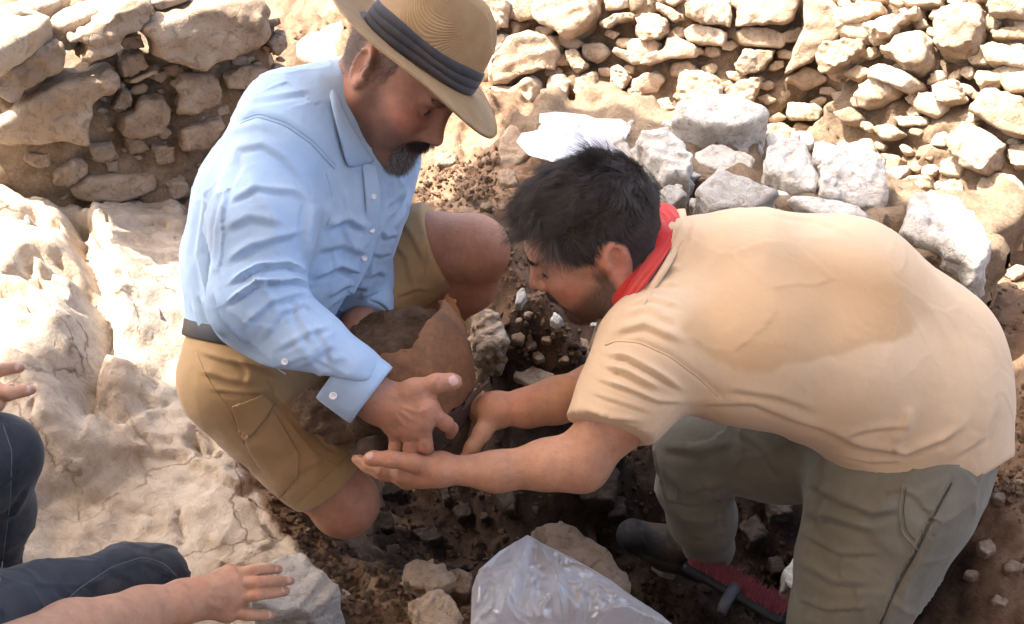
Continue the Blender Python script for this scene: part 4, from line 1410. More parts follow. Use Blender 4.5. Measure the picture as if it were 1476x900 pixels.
fold = [
    # shoulder and yoke
    ([(345, 175), (370, 165), (410, 178), (450, 205), (480, 240)], 4, -.0022, 's'),
    ([(340, 170), (365, 158), (410, 170), (452, 198)], 6, .002),
    ([(330, 232), (345, 215), (375, 208), (410, 225), (440, 255), (455, 290)], 9, .006, 'f'),
    ([(455, 290), (452, 330), (440, 370)], 10, .006, 'f'),
    ([(322, 300), (330, 260), (350, 225)], 8, -.006),
    # upper sleeve
    ([(330, 290), (370, 270), (420, 275), (445, 290)], 8, .004, 'f'), ([(325, 330), (365, 318), (410, 325)], 9, .004, 'f'),
    ([(350, 250), (390, 300), (400, 350)], 10, .004), ([(320, 380), (360, 350), (410, 345), (440, 330)], 8, .006, 'f'),
    # elbow, where the cloth bunches
    ([(330, 410), (370, 385), (415, 380), (446, 392)], 6, .008, 'f'), ([(325, 440), (370, 408), (420, 400), (450, 412)], 6, .009, 'f'),
    ([(345, 470), (390, 432), (430, 422), (455, 430)], 6, .008, 'f'), ([(375, 495), (405, 455), (440, 440), (462, 450)], 6, .006, 'f'),
    ([(415, 425), (440, 470), (455, 500)], 7, .005, 'f'), ([(360, 395), (385, 420), (400, 450)], 6, .004),
    # forearm
    ([(395, 505), (440, 478), (475, 470)], 7, .004, 'f'), ([(430, 535), (465, 505), (492, 495)], 6, .004, 'f'),
    ([(450, 470), (472, 505), (482, 530)], 6, .004, 'f'), ([(420, 480), (440, 510), (468, 545)], 6, .003),
    ([(452, 548), (466, 535), (478, 540)], 4, .0025), ([(478, 522), (492, 515), (500, 520)], 4, .0025),
    # back and side
    ([(300, 240), (292, 300), (288, 370), (300, 440)], 9, .004, 'f'), ([(322, 270), (312, 330), (308, 400)], 7, .004, 'f'),
    ([(312, 420), (325, 460), (350, 490)], 6, .005, 'f'), ([(290, 420), (300, 455), (325, 485)], 6, .004, 'f'), ([(278, 440), (290, 470), (310, 488)], 6, .003, 'f'),
    ([(350, 150), (400, 140), (450, 130)], 9, .003, 'f'), ([(330, 190), (370, 180), (390, 185)], 6, .003),
    # front
    ([(470, 330), (500, 318), (530, 330)], 8, .006, 'f'), ([(460, 360), (495, 350), (530, 365)], 7, .006, 'f'), ([(455, 400), (490, 385), (530, 395)], 7, .006, 'f'),
    ([(490, 260), (505, 300), (500, 340), (515, 380)], 8, .005, 'f'), ([(470, 430), (500, 415), (535, 420)], 7, .006, 'f'), ([(465, 290), (480, 330), (478, 360)], 9, .005),
    ([(540, 250), (538, 290), (546, 330), (538, 360), (532, 400), (520, 440)], 6, .005, 'f'),
    ([(560, 250), (575, 290), (570, 320)], 7, .006, 'f'), ([(590, 235), (580, 270), (560, 300)], 7, .006, 'f'), ([(600, 245), (590, 290), (565, 330)], 6, .006, 'f'),
    # left sleeve
    ([(548, 330), (560, 345), (575, 340)], 5, .004, 'f'), ([(535, 360), (550, 372), (566, 362)], 5, .004, 'f'), ([(530, 400), (545, 392), (560, 396)], 5, .003, 'f'),
    ([(565, 270), (550, 310), (545, 350)], 6, .004, 'f'),
]
SV = strokes(SV, SF, [(it[0], it[1] * 1.0, it[2] * 1.1, *it[3:]) for it in fold])
SV = relax(SV, SF, .2)
shirt1 = part('shirt', SV, SF, M_SHIRT, man1)

seam(SV, [(346, 178), (372, 168), (412, 181), (450, 208), (482, 243)], M_SHIRT, shirt1)
seam(SV, [(349, 172), (374, 163), (414, 176), (452, 203), (484, 238)], M_SHIRT, shirt1, .0012)
seam(SV, [(470, 250), (478, 275), (480, 300), (472, 325)], M_SHIRT, shirt1)
seam(SV, [(398, 530), (430, 552), (455, 566), (476, 577)], M_SHIRT, shirt1)
seam(SV, [(330, 470), (352, 500), (385, 522)], M_SHIRT, shirt1, .0016)
def band(name, path, normal_out, width, thick, mat, parent, seg_extra=1, widths=None, closed=False, off=0.0):
    """A sewn band of cloth: runs along path (n,3), width along wdir (n,3), thick outwards."""
    path = np.asarray(path, float); n = len(path)
    wd = np.asarray(normal_out[0], float); no = np.asarray(normal_out[1], float)
    ws = np.full(n, width) if widths is None else np.asarray(widths, float)
    V = []
    prof = [(0, 0), (0, 1), (.08, 1.25), (.5, 1.15), (.92, 1.25), (1, 1), (1, 0)]
    for i in range(n):
        for a, b in prof:
            V.append(path[i] + wd[i] * (ws[i] * a) + no[i] * (thick * b + off))
    k = len(prof)
    F = []
    m = n if closed else n - 1
    for i in range(m):
        j = (i + 1) % n
        for s in range(k):
            F.append([i * k + s, j * k + s, j * k + (s + 1) % k, i * k + (s + 1) % k])
    return part(name, np.array(V), np.array(F), mat, parent)

# cuffs
def cuff(c, axis, r, length, parent, mat, name='cuff', flat=None):
    axis = nrm(axis)
    a = nrm(np.cross(axis, [0, 0, 1.0])); b = np.cross(axis, a)
    t = np.linspace(0, 2 * math.pi, 48, endpoint=False)
    prof = [(0, .0), (0, .003), (.12, .0042), (.9, .0042), (1, .003), (1, -.001), (.6, -.002), (.3, -.002)]
    rw = r * (1 + .03 * np.sin(3 * t + 1) + .02 * np.sin(5 * t))
    V = np.array([c + axis * (length * p) + (math.cos(x) * a + math.sin(x) * b) * (rw[i] + q) for i, x in enumerate(t) for p, q in prof])
    k = len(prof)
    F = np.array([[i * k + s, i * k + (s + 1) % k, ((i + 1) % 48) * k + (s + 1) % k, ((i + 1) % 48) * k + s] for i in range(48) for s in range(k)])
    return part(name, V, F, mat, parent)
def button(p, n, r, mat, parent):
    n = nrm(n); a = nrm(np.cross(n, [.3, .5, 1.0])); b = np.cross(n, a)
    prof = [(0, .0008), (.55, .0008), (.62, .0016), (.9, .0018), (1, .0008), (1, 0)]
    V = [p + n * z * (r / .005) + (math.cos(x) * a + math.sin(x) * b) * r * q for q, z in prof[1:] for x in np.linspace(0, 2 * math.pi, 16, endpoint=False)] + [p + n * .0008]
    F = [[i * 16 + s, i * 16 + (s + 1) % 16, (i + 1) * 16 + (s + 1) % 16, (i + 1) * 16 + s] for i in range(4) for s in range(16)]
    F += [[80, (s + 2) % 16, s + 1, s] for s in range(0, 16, 2)]
    return part('button', np.array(V), np.array(F)[:, ::-1], mat, parent)
M_BUTTON = NT('pearl_button').done((.75, .73, .70), .25, None, .5)
cf = cuff(W(487, 534, 1.385), W(526, 563, 1.387) - W(487, 534, 1.385), .0455, .060, shirt1, M_SHIRT)
button(W(480, 571, 1.340), CAM - W(475, 577, 1.35), .0058, M_BUTTON, cf)
button(on_mesh(SV, [(410, 522)])[0] + nrm(CAM - W(404, 531, 1.35)) * .002, CAM - W(402, 539, 1.34), .0048, M_BUTTON, shirt1)
cuff(W(528.5, 424, 1.687), W(526, 464, 1.645) - W(528.5, 424, 1.687), .0435, .055, shirt1, M_SHIRT)

# placket down the front: found on the finished cloth along the line where the buttons run
def smooth_path(pts, n, it=3):
    pts = np.asarray(pts, float)
    t = np.concatenate([[0], np.cumsum(np.linalg.norm(np.diff(pts, axis=0), axis=1))])
    u = np.linspace(0, t[-1], n)
    q = np.stack([np.interp(u, t, pts[:, j]) for j in range(3)], 1)
    for _ in range(it):
        q[1:-1] = .5 * q[1:-1] + .25 * (q[:-2] + q[2:])
    return q
pk = smooth_path(on_mesh(SV, [(541, 240), (543, 262), (545, 285), (548, 310), (546, 335), (540, 360), (530, 385), (518, 405), (508, 425)]), 30, 4)
no = np.array([nrm(nrm(CAM - p) * .8 + camvec((.5, .2, 0))) for p in pk])
tg = np.gradient(pk, axis=0); tg /= np.linalg.norm(tg, axis=1)[:, None]
wd = np.cross(no, tg); wd /= np.linalg.norm(wd, axis=1)[:, None]
if (wd @ _r).mean() > 0: wd = -wd
wob = .004 * np.sin(np.linspace(0, 9, 30))[:, None] * no
plk = band('placket', pk + wob + no * .001, (wd, no), .026, .003, M_SHIRT, shirt1)
for i in (7, 14, 21):
    button(pk[i] + wob[i] + wd[i] * .013 + no[i] * .0046, no[i], .005, M_BUTTON, plk)

# collar: a stand with a folded leaf round the neck
def collar_leaf():
    # outer (fold) line and free edge, picked round the near side, carried on behind the neck
    top = [W(498, 92, 1.67), W(486, 101, 1.58), W(483, 116, 1.53), W(489, 140, 1.505), W(500, 168, 1.50), W(515, 195, 1.505), W(529, 216, 1.52), W(541, 233, 1.55)]
    edge = [W(474, 88, 1.67), W(468, 104, 1.57), W(471, 124, 1.508), W(478, 152, 1.478), W(486, 182, 1.468), W(494, 210, 1.472), W(502, 242, 1.49), W(528, 238, 1.535)]
    a = smooth_path(top, 40, 2); b = smooth_path(edge, 40, 1)
    rows = 9
    out = []
    for j in range(rows):
        t = j / (rows - 1)
        bul = math.sin(math.pi * t) * .006
        for i in range(40):
            p = a[i] * (1 - t) + b[i] * t
            out.append(p + nrm(CAM - p) * bul)
    V = np.array(out)
    F = [[j * 40 + i, j * 40 + i + 1, (j + 1) * 40 + i + 1, (j + 1) * 40 + i] for j in range(rows - 1) for i in range(39)]
    return V, np.array(F)
def solid(V, F, th):
    N = normals(V, F)
    n = len(V)
    E = edges_of(F)
    key = np.sort(E, 1)
    _, inv, cnt = np.unique(key[:, 0] * n + key[:, 1], return_inverse=True, return_counts=True)
    B = E[cnt[inv] == 1]
    side = np.stack([B[:, 1], B[:, 0], B[:, 0] + n, B[:, 1] + n], 1)
    return np.concatenate([V, V - N * th]), np.concatenate([F, F[:, ::-1] + n, side])
V, F = collar_leaf()
if (normals(V, F) @ (CAM - V.mean(0))).mean() < 0: F = F[:, ::-1]
V, F = solid(V, F, .0028)
part('collar', V, F, M_SHIRT, shirt1)
far = smooth_path([W(498, 92, 1.67), W(530, 130, 1.70), W(556, 190, 1.70), W(556, 232, 1.62)], 24, 2)
fe = smooth_path([W(474, 88, 1.67), W(540, 122, 1.745), W(580, 200, 1.745), W(572, 244, 1.66)], 24, 1)
V = np.concatenate([far, (far + fe) / 2 + camvec((0, .008, 0)), fe])
F = np.array([[j * 24 + i, j * 24 + i + 1, (j + 1) * 24 + i + 1, (j + 1) * 24 + i] for j in range(2) for i in range(23)])
V, F = solid(V, F, .0028)
part('collar', V, F, M_SHIRT, shirt1)
# dark undershirt seen in the open neck
ub = Blob(); ub.chain([W(505, 170, 1.61), W(535, 228, 1.60), W(545, 255, 1.61)], [.058, .045, .02], .02)
V, F = ub.mesh(.005, 2)
part('undershirt', V, F, cloth_mat('dark_undershirt', (.03, .03, .04), (.045, .045, .055)), man1)

# ---- shorts and belt
M_SHORTS = cloth_mat('tan_cotton_twill', (.36, .225, .105), (.42, .27, .13), 700, .16)
pb = Blob()
pb.chain([W(392, 485, 1.67), W(385, 540, 1.66)], [.125, .125], .04)
pb.chain([W(372, 490, 1.60), W(352, 545, 1.585), W(395, 605, 1.60), W(440, 660, 1.625), W(480, 706, 1.65)], [.112, .098, .080, .070, .0655], .03)
pb.chain([W(470, 480, 1.72), W(540, 400, 1.80), W(610, 362, 1.79), W(650, 352, 1.77)], [.11, .092, .078, .073], .04)
hem_n = nrm(W(480, 706, 1.65) - W(420, 635, 1.615)); hem_p = W(472.5, 698, 1.646)
hem2_n = nrm(W(650, 352, 1.77) - W(580, 375, 1.79) + camvec((0.02, .01, 0))); hem2_p = W(634, 356, 1.775)
def shorts_fn(D, ax):
    X, Y, Z = ax[0][:, None, None], ax[1][None, :, None], ax[2][None, None, :]
    p, n = W(331, 488, 1.58), -belt_n
    c = W(385, 470, 1.66)
    q = ((X - p[0]) * n[0] + (Y - p[1]) * n[1] + (Z - p[2]) * n[2])
    r = np.sqrt((X - c[0]) ** 2 + (Y - c[1]) ** 2 + (Z - c[2]) ** 2)
    D = np.where(r < .215, np.maximum(D, q), D).astype(np.float32)
    for p, n, rr in ((hem_p, hem_n, .10), (hem2_p, hem2_n, .12)):
        q = ((X - p[0]) * n[0] + (Y - p[1]) * n[1] + (Z - p[2]) * n[2])
        r = np.sqrt((X - p[0]) ** 2 + (Y - p[1]) ** 2 + (Z - p[2]) ** 2)
        D = np.where((q > -.04) & (r < rr + .03), np.maximum(D, q), D).astype(np.float32)
    return D
PV, PF = pb.mesh(.0042, 3, shorts_fn)
PV = crumple(cloth_noise(PV, PF, .0010, 12, 33), PF, .0034, 13, 34)
PV = strokes(PV, PF, [
    ([(285, 505), (330, 520), (375, 528), (400, 545)], 7, .006, 'f'), ([(290, 530), (330, 548), (375, 552)], 7, .006, 'f'), ([(300, 560), (345, 570), (385, 566)], 6, .005, 'f'),
    ([(345, 512), (360, 540), (352, 562)], 6, .005, 'f'), ([(395, 565), (420, 590), (440, 620)], 7, .004, 'f'), ([(410, 600), (440, 640), (470, 690)], 9, .003),
    ([(365, 640), (400, 655), (430, 650)], 7, .004, 'f'), ([(400, 690), (430, 680), (470, 650)], 7, .003, 'f'), ([(440, 610), (470, 640), (490, 650)], 5, .004, 'f'),
    ([(388, 590), (410, 625), (424, 655), (430, 690), (400, 722)], 2.2, -.0022, 's'), ([(426, 728), (505, 654)], 2.5, -.0016, 's'), ([(380, 545), (396, 562), (392, 580)], 2.2, -.002),
    ([(580, 320), (600, 345), (608, 380)], 6, .004, 'f'), ([(560, 340), (585, 370), (590, 410)], 6, .004, 'f'), ([(570, 430), (600, 415), (622, 418)], 5, .004, 'f'), ([(645, 312), (616, 345), (612, 400)], 2.5, -.002, 's'),
])
PV = relax(PV, PF, .35)
shorts1 = part('shorts', PV, PF, M_SHORTS, man1)
seam(PV, [(427, 727), (450, 706), (480, 678), (504, 655)], M_SHORTS, shorts1, .002)
seam(PV, [(283, 508), (300, 548), (330, 590), (352, 640)], M_SHORTS, shorts1, .002)
seam(PV, [(386, 548), (402, 580), (424, 618), (455, 655), (488, 672)], M_SHORTS, shorts1, .0022)
seam(PV, [(645, 310), (618, 340), (612, 395)], M_SHORTS, shorts1, .002)
def patch(name, poly, host, mat, parent, lift=.003, step=3.0, th=.0025, sub=None):
    """A sewn-on piece of cloth: the outline is picked on the cloth below it."""
    poly = np.asarray(poly, float)
    lo, hi = poly.min(0), poly.max(0)
    xs, ys = np.arange(lo[0], hi[0] + step, step), np.arange(lo[1], hi[1] + step, step)
    X, Y = np.meshgrid(xs, ys, indexing='ij')
    Q = np.stack([X.ravel(), Y.ravel()], 1)
    sd = poly_sd(Q, poly)
    P = proj(host)
    m0 = (P[:, 0] > lo[0] - 12) & (P[:, 0] < hi[0] + 12) & (P[:, 1] > lo[1] - 12) & (P[:, 1] < hi[1] + 12)
    H = P[m0]
    H = H[H[:, 2] < np.percentile(H[:, 2], 5) + .09]
    D = np.zeros(len(Q))
    for i, q in enumerate(Q):
        w = np.exp(-(((H[:, :2] - q) ** 2).sum(1)) / 30.0) + 1e-12
        D[i] = (w * H[:, 2]).sum() / w.sum()
    V = np.array([W(q[0], q[1], d - lift) for q, d in zip(Q, D)])
    nx, ny = X.shape
    I = np.arange(nx * ny).reshape(nx, ny)
    F = np.stack([I[:-1, :-1], I[:-1, 1:], I[1:, 1:], I[1:, :-1]], -1).reshape(-1, 4)
    # snap the outline: cells whose centre lies inside
    c = Q[F].mean(1)
    F = F[poly_sd(c, poly) < step * .3]
    used = np.unique(F)
    for i in used:
        if sd[i] > 0:
            d, s_, par = None, None, None
            best = None
            for k in range(len(poly)):
                a, b = poly[k], poly[(k + 1) % len(poly)]
                e = b - a; t = np.clip(((Q[i] - a) @ e) / (e @ e), 0, 1); p = a + t * e
                dd = np.hypot(*(Q[i] - p))
                if best is None or dd < best[0]: best = (dd, p)
            V[i] = W(best[1][0], best[1][1], D[i] - lift)
    mp = np.full(len(V), -1); mp[used] = np.arange(len(used))
    V = V[used]; F = mp[F]
    if (normals(V, F) * (CAM - V)).sum() < 0: F = F[:, ::-1]
    V, F = solid(V, F, th)
    return part(name, V, F, mat, parent)
pk1 = patch('pocket', [(338, 585), (384, 573), (432, 655), (430, 688), (402, 720), (360, 655), (345, 620)], PV, M_SHORTS, shorts1, .003)
fl = patch('pocket_flap', [(334, 588), (380, 570), (396, 582), (384, 604), (360, 632), (344, 624)], PV, M_SHORTS, shorts1, .008)
button(on_mesh(PV, [(353, 629)])[0] + nrm(CAM - W(353, 629, 1.6)) * .011, CAM - W(353, 629, 1.6), .0055, NT('tan_button').done((.40, .27, .13), .4), fl)
# belt on the waist
bc = W(392, 478, 1.66)
N_ = normals(SV, SF)
ring = []
bax = nrm(np.cross(belt_n, _f)); bay = np.cross(belt_n, bax)
hw = [v for v in PV if abs((v - W(331, 490, 1.58)) @ belt_n) < .006]
hw = np.array(hw); cc = hw.mean(0)
an = np.arctan2((hw - cc) @ bay, (hw - cc) @ bax); rr = np.linalg.norm((hw - cc) - ((hw - cc) @ belt_n)[:, None] * belt_n, axis=1)
ts = np.linspace(-math.pi, math.pi, 73)[:-1]
for t_ in ts:
    d_ = np.abs((an - t_ + math.pi) % (2 * math.pi) - math.pi)
    ring.append(rr[d_ < .12].max() if (d_ < .12).any() else rr.max())
ring = np.array(ring)
for _ in range(3): ring = .5 * ring + .25 * (np.roll(ring, 1) + np.roll(ring, -1))
path = np.array([cc + (math.cos(t_) * bax + math.sin(t_) * bay) * q for t_, q in zip(ts, ring)]) - belt_n * .022
outn = np.array([math.cos(t_) * bax + math.sin(t_) * bay for t_ in ts])
M_BELT = NT('dark_leather').done((.025, .022, .022), .45)
band('belt', path, (np.tile(belt_n, (72, 1)), outn), .026, .004, M_BELT, man1, closed=True, off=-.003)

# ---- straw hat
def straw_mat():
    m = NT('woven_straw')
    w = m.n('TexWave', wave_type='RINGS', rings_direction='Z')
    w.inputs['Scale'].default_value = 420; w.inputs['Distortion'].default_value = .6; w.inputs['Detail'].default_value = 2
    m.l(m.tc.outputs['Object'], w.inputs['Vector'])
    n = m.noise(24, 5, .6); n2 = m.noise(500, 3, .6)
    c = m.ramp(n, [(.3, (.34, .215, .105)), (.7, (.43, .29, .155))])
    c = m.mix(.55, c, m.ramp(w.outputs['Fac'], [(.2, (.74, .70, .65)), (.7, (1, 1, 1))]), 'MULTIPLY')
    h = m.math('ADD', w.outputs['Fac'], m.math('MULTIPLY', n2, .6))
    return m.done(c, .75, m.bump(h, .5, .0025), .2)
M_STRAW = straw_mat()
hat = empty('hat'); 
hat.parent = man1
hat.matrix_parent_inverse.identity()
import mathutils
Mh = mathutils.Matrix(Rh.tolist()).to_4x4(); Mh.translation = mathutils.Vector((Ph - m1o).tolist())
hat.matrix_local = Mh
def hat_ring(rx, ry, z, n=96, dx=0.0, saddle=0.0):
    t = np.linspace(0, 2 * math.pi, n, endpoint=False)
    return np.stack([dx + rx * np.cos(t), ry * np.sin(t), z + saddle * np.cos(2 * t)], 1)
def lathe(rings):
    n = len(rings[0])
    V = np.concatenate(rings)
    F = np.array([[i * n + s, i * n + (s + 1) % n, (i + 1) * n + (s + 1) % n, (i + 1) * n + s] for i in range(len(rings) - 1) for s in range(n)])
    return V, F
def brim_z(f, t):     # front dips, sides curl slightly
    return 0
n = 96
t = np.linspace(0, 2 * math.pi, n, endpoint=False)
rings = []
for q in np.linspace(0, 1, 12):
    rx = .099 + q * (.170 - .099); ry = .082 + q * (.166 - .082)
    z = -.028 * q * np.maximum(np.cos(t), 0) ** 2 + .020 * q * q * np.maximum(-np.cos(t), 0) ** 2 + .008 * q ** 2 * np.abs(np.sin(t)) ** 2 - .004 * q
    rings.append(np.stack([rx * np.cos(t), ry * np.sin(t), z], 1))
V, F = lathe(rings)
V, F = solid(V, F[:, ::-1] if (normals(V, F)[:, 2].mean() < 0) else F, .0035)
mk('brim', V, F, M_STRAW, hat)
rings = []
for z, sx, sy in ((0, .100, .083), (.02, .099, .082), (.05, .0965, .079), (.08, .093, .075), (.104, .088, .069), (.118, .079, .060), (.125, .066, .046), (.124, .05, .032), (.119, .03, .018), (.116, .001, .001)):
    x = sx * np.cos(t); y = sy * np.sin(t)
    top = sstep(.07, .115, np.array([z]))[0]
    pinch = 1 - .20 * top * np.exp(-((x - .055) / .035) ** 2)
    crease = -.020 * top * np.exp(-(y / .020) ** 2) * sstep(-.09, -.02, x)
    rings.append(np.stack([x, y * pinch, z + .012 * top * (x < 0) * (-x / .09) + crease - .010 * top * sstep(.03, .09, x)], 1))
V, F = lathe(rings)
if ((normals(V, F)) * V).sum() < 0: F = F[:, ::-1]
V, F = solid(V, F, .003)
mk('crown', V, F, M_STRAW, hat)
M_RIBBON = cloth_mat('dark_blue_grey_ribbon', (.045, .045, .052), (.06, .06, .068), 1500, .1)
rings = []
for i_, (z, o_) in enumerate(((.001, .0015), (.002, .004), (.012, .0046), (.0125, .0030), (.0135, .0030), (.014, .0050), (.024, .005), (.0245, .0032), (.0255, .0032), (.026, .0048), (.037, .0042), (.038, .001))):
    f = z / .05
    rings.append(np.stack([(.100 - .004 * f + o_) * np.cos(t), (.083 - .004 * f + o_) * np.sin(t), np.full(n, z) + .0015 * np.sin(4 * t + i_ * .3)], 1))
V, F = lathe(rings)
if ((normals(V, F)) * V).sum() < 0: F = F[:, ::-1]
mk('hat_band', V, F, M_RIBBON, hat)

# ================================================================== the man in the peach T-shirt
man2 = tag(empty('person', tuple(WZ(1010, 800, -.42))), 'bearded man in peach T-shirt and red neckerchief bending over to support the pot', 'person')
m2o = np.array(man2.location)
R2 = orth(cm([(-.875, -.43, -.20), (.067, -.561, .825), (-.479, .707, .52)]))
P2 = W(859, 343, 1.517)
S2 = 1.03
hb = Blob()
head_field(hb, R2, P2, S2, 1)
hb.cone(P2 + R2 @ np.array([-.03, 0, -.03]), W(935, 395, 1.53), .060, .062, .03)
hb.cone(W(935, 395, 1.53), W(1000, 420, 1.54), .062, .07, .02)
hb.cone(P2 + R2 @ np.array([.03, 0, -.09]), W(900, 425, 1.50), .030, .042, .03)
HV2, HF2 = hb.mesh(.0026, 2)

ab = Blob()        # left arm: under the pot, palm up
wr = W(634, 677, 1.40)
ab.chain([W(945, 520, 1.43), W(890, 600, 1.405), W(838, 664, 1.40)], [.050, .046, .039], .02)
ab.chain([W(838, 664, 1.40), W(790, 670, 1.40), W(715, 680, 1.40), wr], [.038, .0345, .0265, .0195], .02)
ab.ell(W(836, 676, 1.405), (.027, .025, .024), k=.03)
kn2 = [W(580, 681, 1.405), W(581, 686, 1.425), W(586, 690, 1.445), W(592, 690, 1.463)]
palm(ab, wr, kn2, .0185, .0105, .014, .0135)
ab.cone(wr, W(603, 681, 1.41), .019, .0165, .014)
finger(ab, [kn2[0], W(551, 677, 1.41), W(531, 669, 1.42), W(518, 662, 1.43)], [.0105, .0095, .0085, .007], .004)
finger(ab, [kn2[1], W(548, 682, 1.43), W(527, 672, 1.445), W(513, 662, 1.455)], [.0108, .0095, .0085, .007], .004)
finger(ab, [kn2[2], W(553, 685, 1.452), W(532, 676, 1.47), W(520, 667, 1.48)], [.0105, .0092, .0082, .007], .004)
finger(ab, [kn2[3], W(564, 686, 1.47), W(548, 679, 1.485), W(538, 672, 1.49)], [.0095, .0082, .0072, .006], .004)
ab.chain([W(620, 672, 1.395), W(593, 666, 1.378), W(563, 662, 1.37), W(538, 661, 1.37), W(532, 661.5, 1.371)], [.0165, .0135, .0112, .0098, .0082], .008)
AV2, AF2 = ab.mesh(.0022, 2)
AV2 = strokes(AV2, AF2, [([(562, 667), (563, 656)], 2, -.0012), ([(556, 667), (557, 656)], 1.6, -.001), ([(548, 688), (552, 676)], 2, -.0012), ([(600, 690), (608, 668)], 3, -.001)])
rb = Blob()        # right forearm and hand at the far side of the pot
wr2 = W(716, 591, 1.515)
rb.chain([W(925, 520, 1.56), W(860, 563, 1.55), W(800, 578, 1.53), W(760, 588, 1.52), wr2], [.050, .041, .034, .028, .0225], .02)
kr = [W(684, 574, 1.545), W(681, 584, 1.56), W(680, 594, 1.575), W(682, 604, 1.58)]
palm(rb, wr2, kr, .0215, .011, .014, .014)
rb.cone(wr2, W(694, 592, 1.53), .023, .019, .014)
for q in kr:
    e = proj(q[None])[0]
    finger(rb, [q, W(e[0] - 22, e[1] + 2, e[2] + .03), W(e[0] - 46, e[1] + 4, e[2] + .035), W(e[0] - 62, e[1] + 5, e[2] + .03)], [.0105, .0095, .0082, .007])
rb.chain([W(706, 604, 1.505), W(694, 626, 1.492), W(681, 645, 1.483), W(671, 659, 1.478)], [.0165, .0125, .0102, .0085], .012)
RV2, RF2 = rb.mesh(.0026, 2)
BV2, BF2 = merge([(HV2, HF2), (AV2, AF2), (RV2, RF2)])
M_HAIR2 = hair_mat('dark_brown_hair', (.040, .029, .0225))
skin2 = (.47, .25, .15)
tint2 = paint_skin(BV2, skin2, nails=[(W(534, 658, 1.364), nrm(camvec((0, .6, .8))), .006)], knuckles=[(W(836, 678, 1.38), .022)], seed=25)
nh2 = len(HV2)
loc2 = (HV2 - P2) @ R2 / S2
lx, ly, lz = loc2.T
beard2 = sstep(-.030, -.058, lz + .55 * (lx - .055)) * sstep(-.012, .008, lx) * sstep(-.17, -.13, lz)
beard2 = np.maximum(beard2, sstep(.016, .006, np.abs(lx - .012)) * sstep(.01, -.02, lz) * (np.abs(ly) > .045) * (lz > -.08))
mu2 = sstep(1.0, .55, np.hypot(ly / .036, (lz + .044 + .3 * np.abs(ly)) / .010)) * (lx > .07)
beard2 = np.clip(beard2 - sstep(1, .6, np.hypot(ly / .024, (lz + .058) / .014)) * (lx > .085), 0, 1)
lips2 = sstep(.015, .008, np.abs(lz + .059)) * sstep(.024, .018, np.abs(ly)) * (lx > .088)
scalp = np.maximum(sstep(.052, .062, lz + .30 * (.075 - lx) * 0 + .0 + np.where(lx > .04, 0, 0)), 0)
hairline = .060 - .055 * sstep(.085, .045, lx) - .06 * sstep(.045, -.02, lx) * 1.0
scalp = sstep(-.004, .006, lz - (np.where(lx > .03, .072 - .058 * sstep(.068, .034, lx), np.where(lx > -.005, .012 - .02 * sstep(.03, -.005, lx), -.058 + .046 * sstep(-.045, -.005, lx)))))
ear_zone = (np.hypot((lx + .014) / .026, (lz + .002) / .036) < 1) & (np.abs(ly) > .068)
scalp = scalp * ~ear_zone
t = tint2[:nh2]
cheek = np.exp(-((lx - .07) / .03) ** 2 - ((lz + .02) / .025) ** 2)[:, None]
t *= 1 - cheek * np.array([-.06, .14, .12])
earred = (ear_zone * 1.0)[:, None]
t *= 1 - earred * np.array([-.08, .12, .12])
bm = np.clip(beard2 * .72 + mu2 * .8, 0, .85)[:, None]
t = t * (1 - bm) + np.array([.045, .032, .026]) * bm
t = t * (1 - lips2[:, None] * .8) + np.array([.36, .14, .115]) * lips2[:, None] * .8
sm = scalp[:, None] * .95
t = t * (1 - sm) + np.array([.018, .014, .012]) * sm
tint2[:nh2] = t
hairy2 = np.zeros(len(BV2))
hairy2[nh2:] = .10
body2 = part('body', BV2, BF2, M_SKIN, man2, {'tint': tint2, 'hairy': hairy2})
HN2 = normals(HV2, HF2)
rg = np.random.default_rng(9)
for sgn in (-1, 1):
    eb = Blob(); eb.ell(P2 + R2 @ (np.array([.0785, sgn * .032, .007]) * S2), (.0128,) * 3, k=0)
    V, F = eb.mesh(.0022, 1)
    part('eye', V, F, M_EYE, body2)
def toloc(P): return (P - P2) @ R2 / S2
def flow2(P, N):
    q = toloc(P)
    top = sstep(.02, .09, q[:, 2])
    d = np.stack([-.45 + 1.6 * top, .25 * np.sign(q[:, 1]) * (1 - top) + .45 * top, -1.0 * (1 - top) + .35 * top], 1)
    # the crown whorl and unruly tufts
    sw = np.stack([fbm(P, 48, 2, 61), fbm(P, 48, 2, 62), fbm(P, 48, 2, 63)], 1)
    return (d + 1.0 * sw * (.35 + top[:, None])) @ R2.T
def lift2(P):
    q = toloc(P)
    return .42 + .38 * sstep(.035, .075, q[:, 0]) * sstep(.03, .07, q[:, 2])
def len2(P):
    q = toloc(P)
    top = sstep(.0, .085, q[:, 2])
    fr = sstep(-.02, .06, q[:, 0]) * top
    return (.30 + .85 * top + .55 * fr) * (1 + .25 * fbm(P, 30, 2, 66))
hair('hair', strands(HV2, HN2, scalp + 1e-9, 26000, .029, 7, flow2, rg, lift2, .03, .0, len2) - m2o, body2, M_HAIR2, .00024)
tuft = P2 + R2 @ np.array([-.055, 0.012, .118])
tw = np.exp(-(np.linalg.norm(HV2 - tuft, axis=1) / .016) ** 2) * scalp
hair('hair', strands(HV2, HN2, tw + 1e-12, 420, .045, 6, lambda P, N: np.tile(R2 @ np.array([.35, .1, 1.0]), (len(P), 1)), rg, .95, .14, 0) - m2o, body2, M_HAIR, .00019)
hair('beard', strands(HV2, HN2, beard2 + 1e-9, 7000, .0075, 4, lambda P, N: np.tile(R2 @ np.array([.5, 0, -1.0]), (len(P), 1)), rg, .45, .3) - m2o, body2, M_HAIR, .00013)
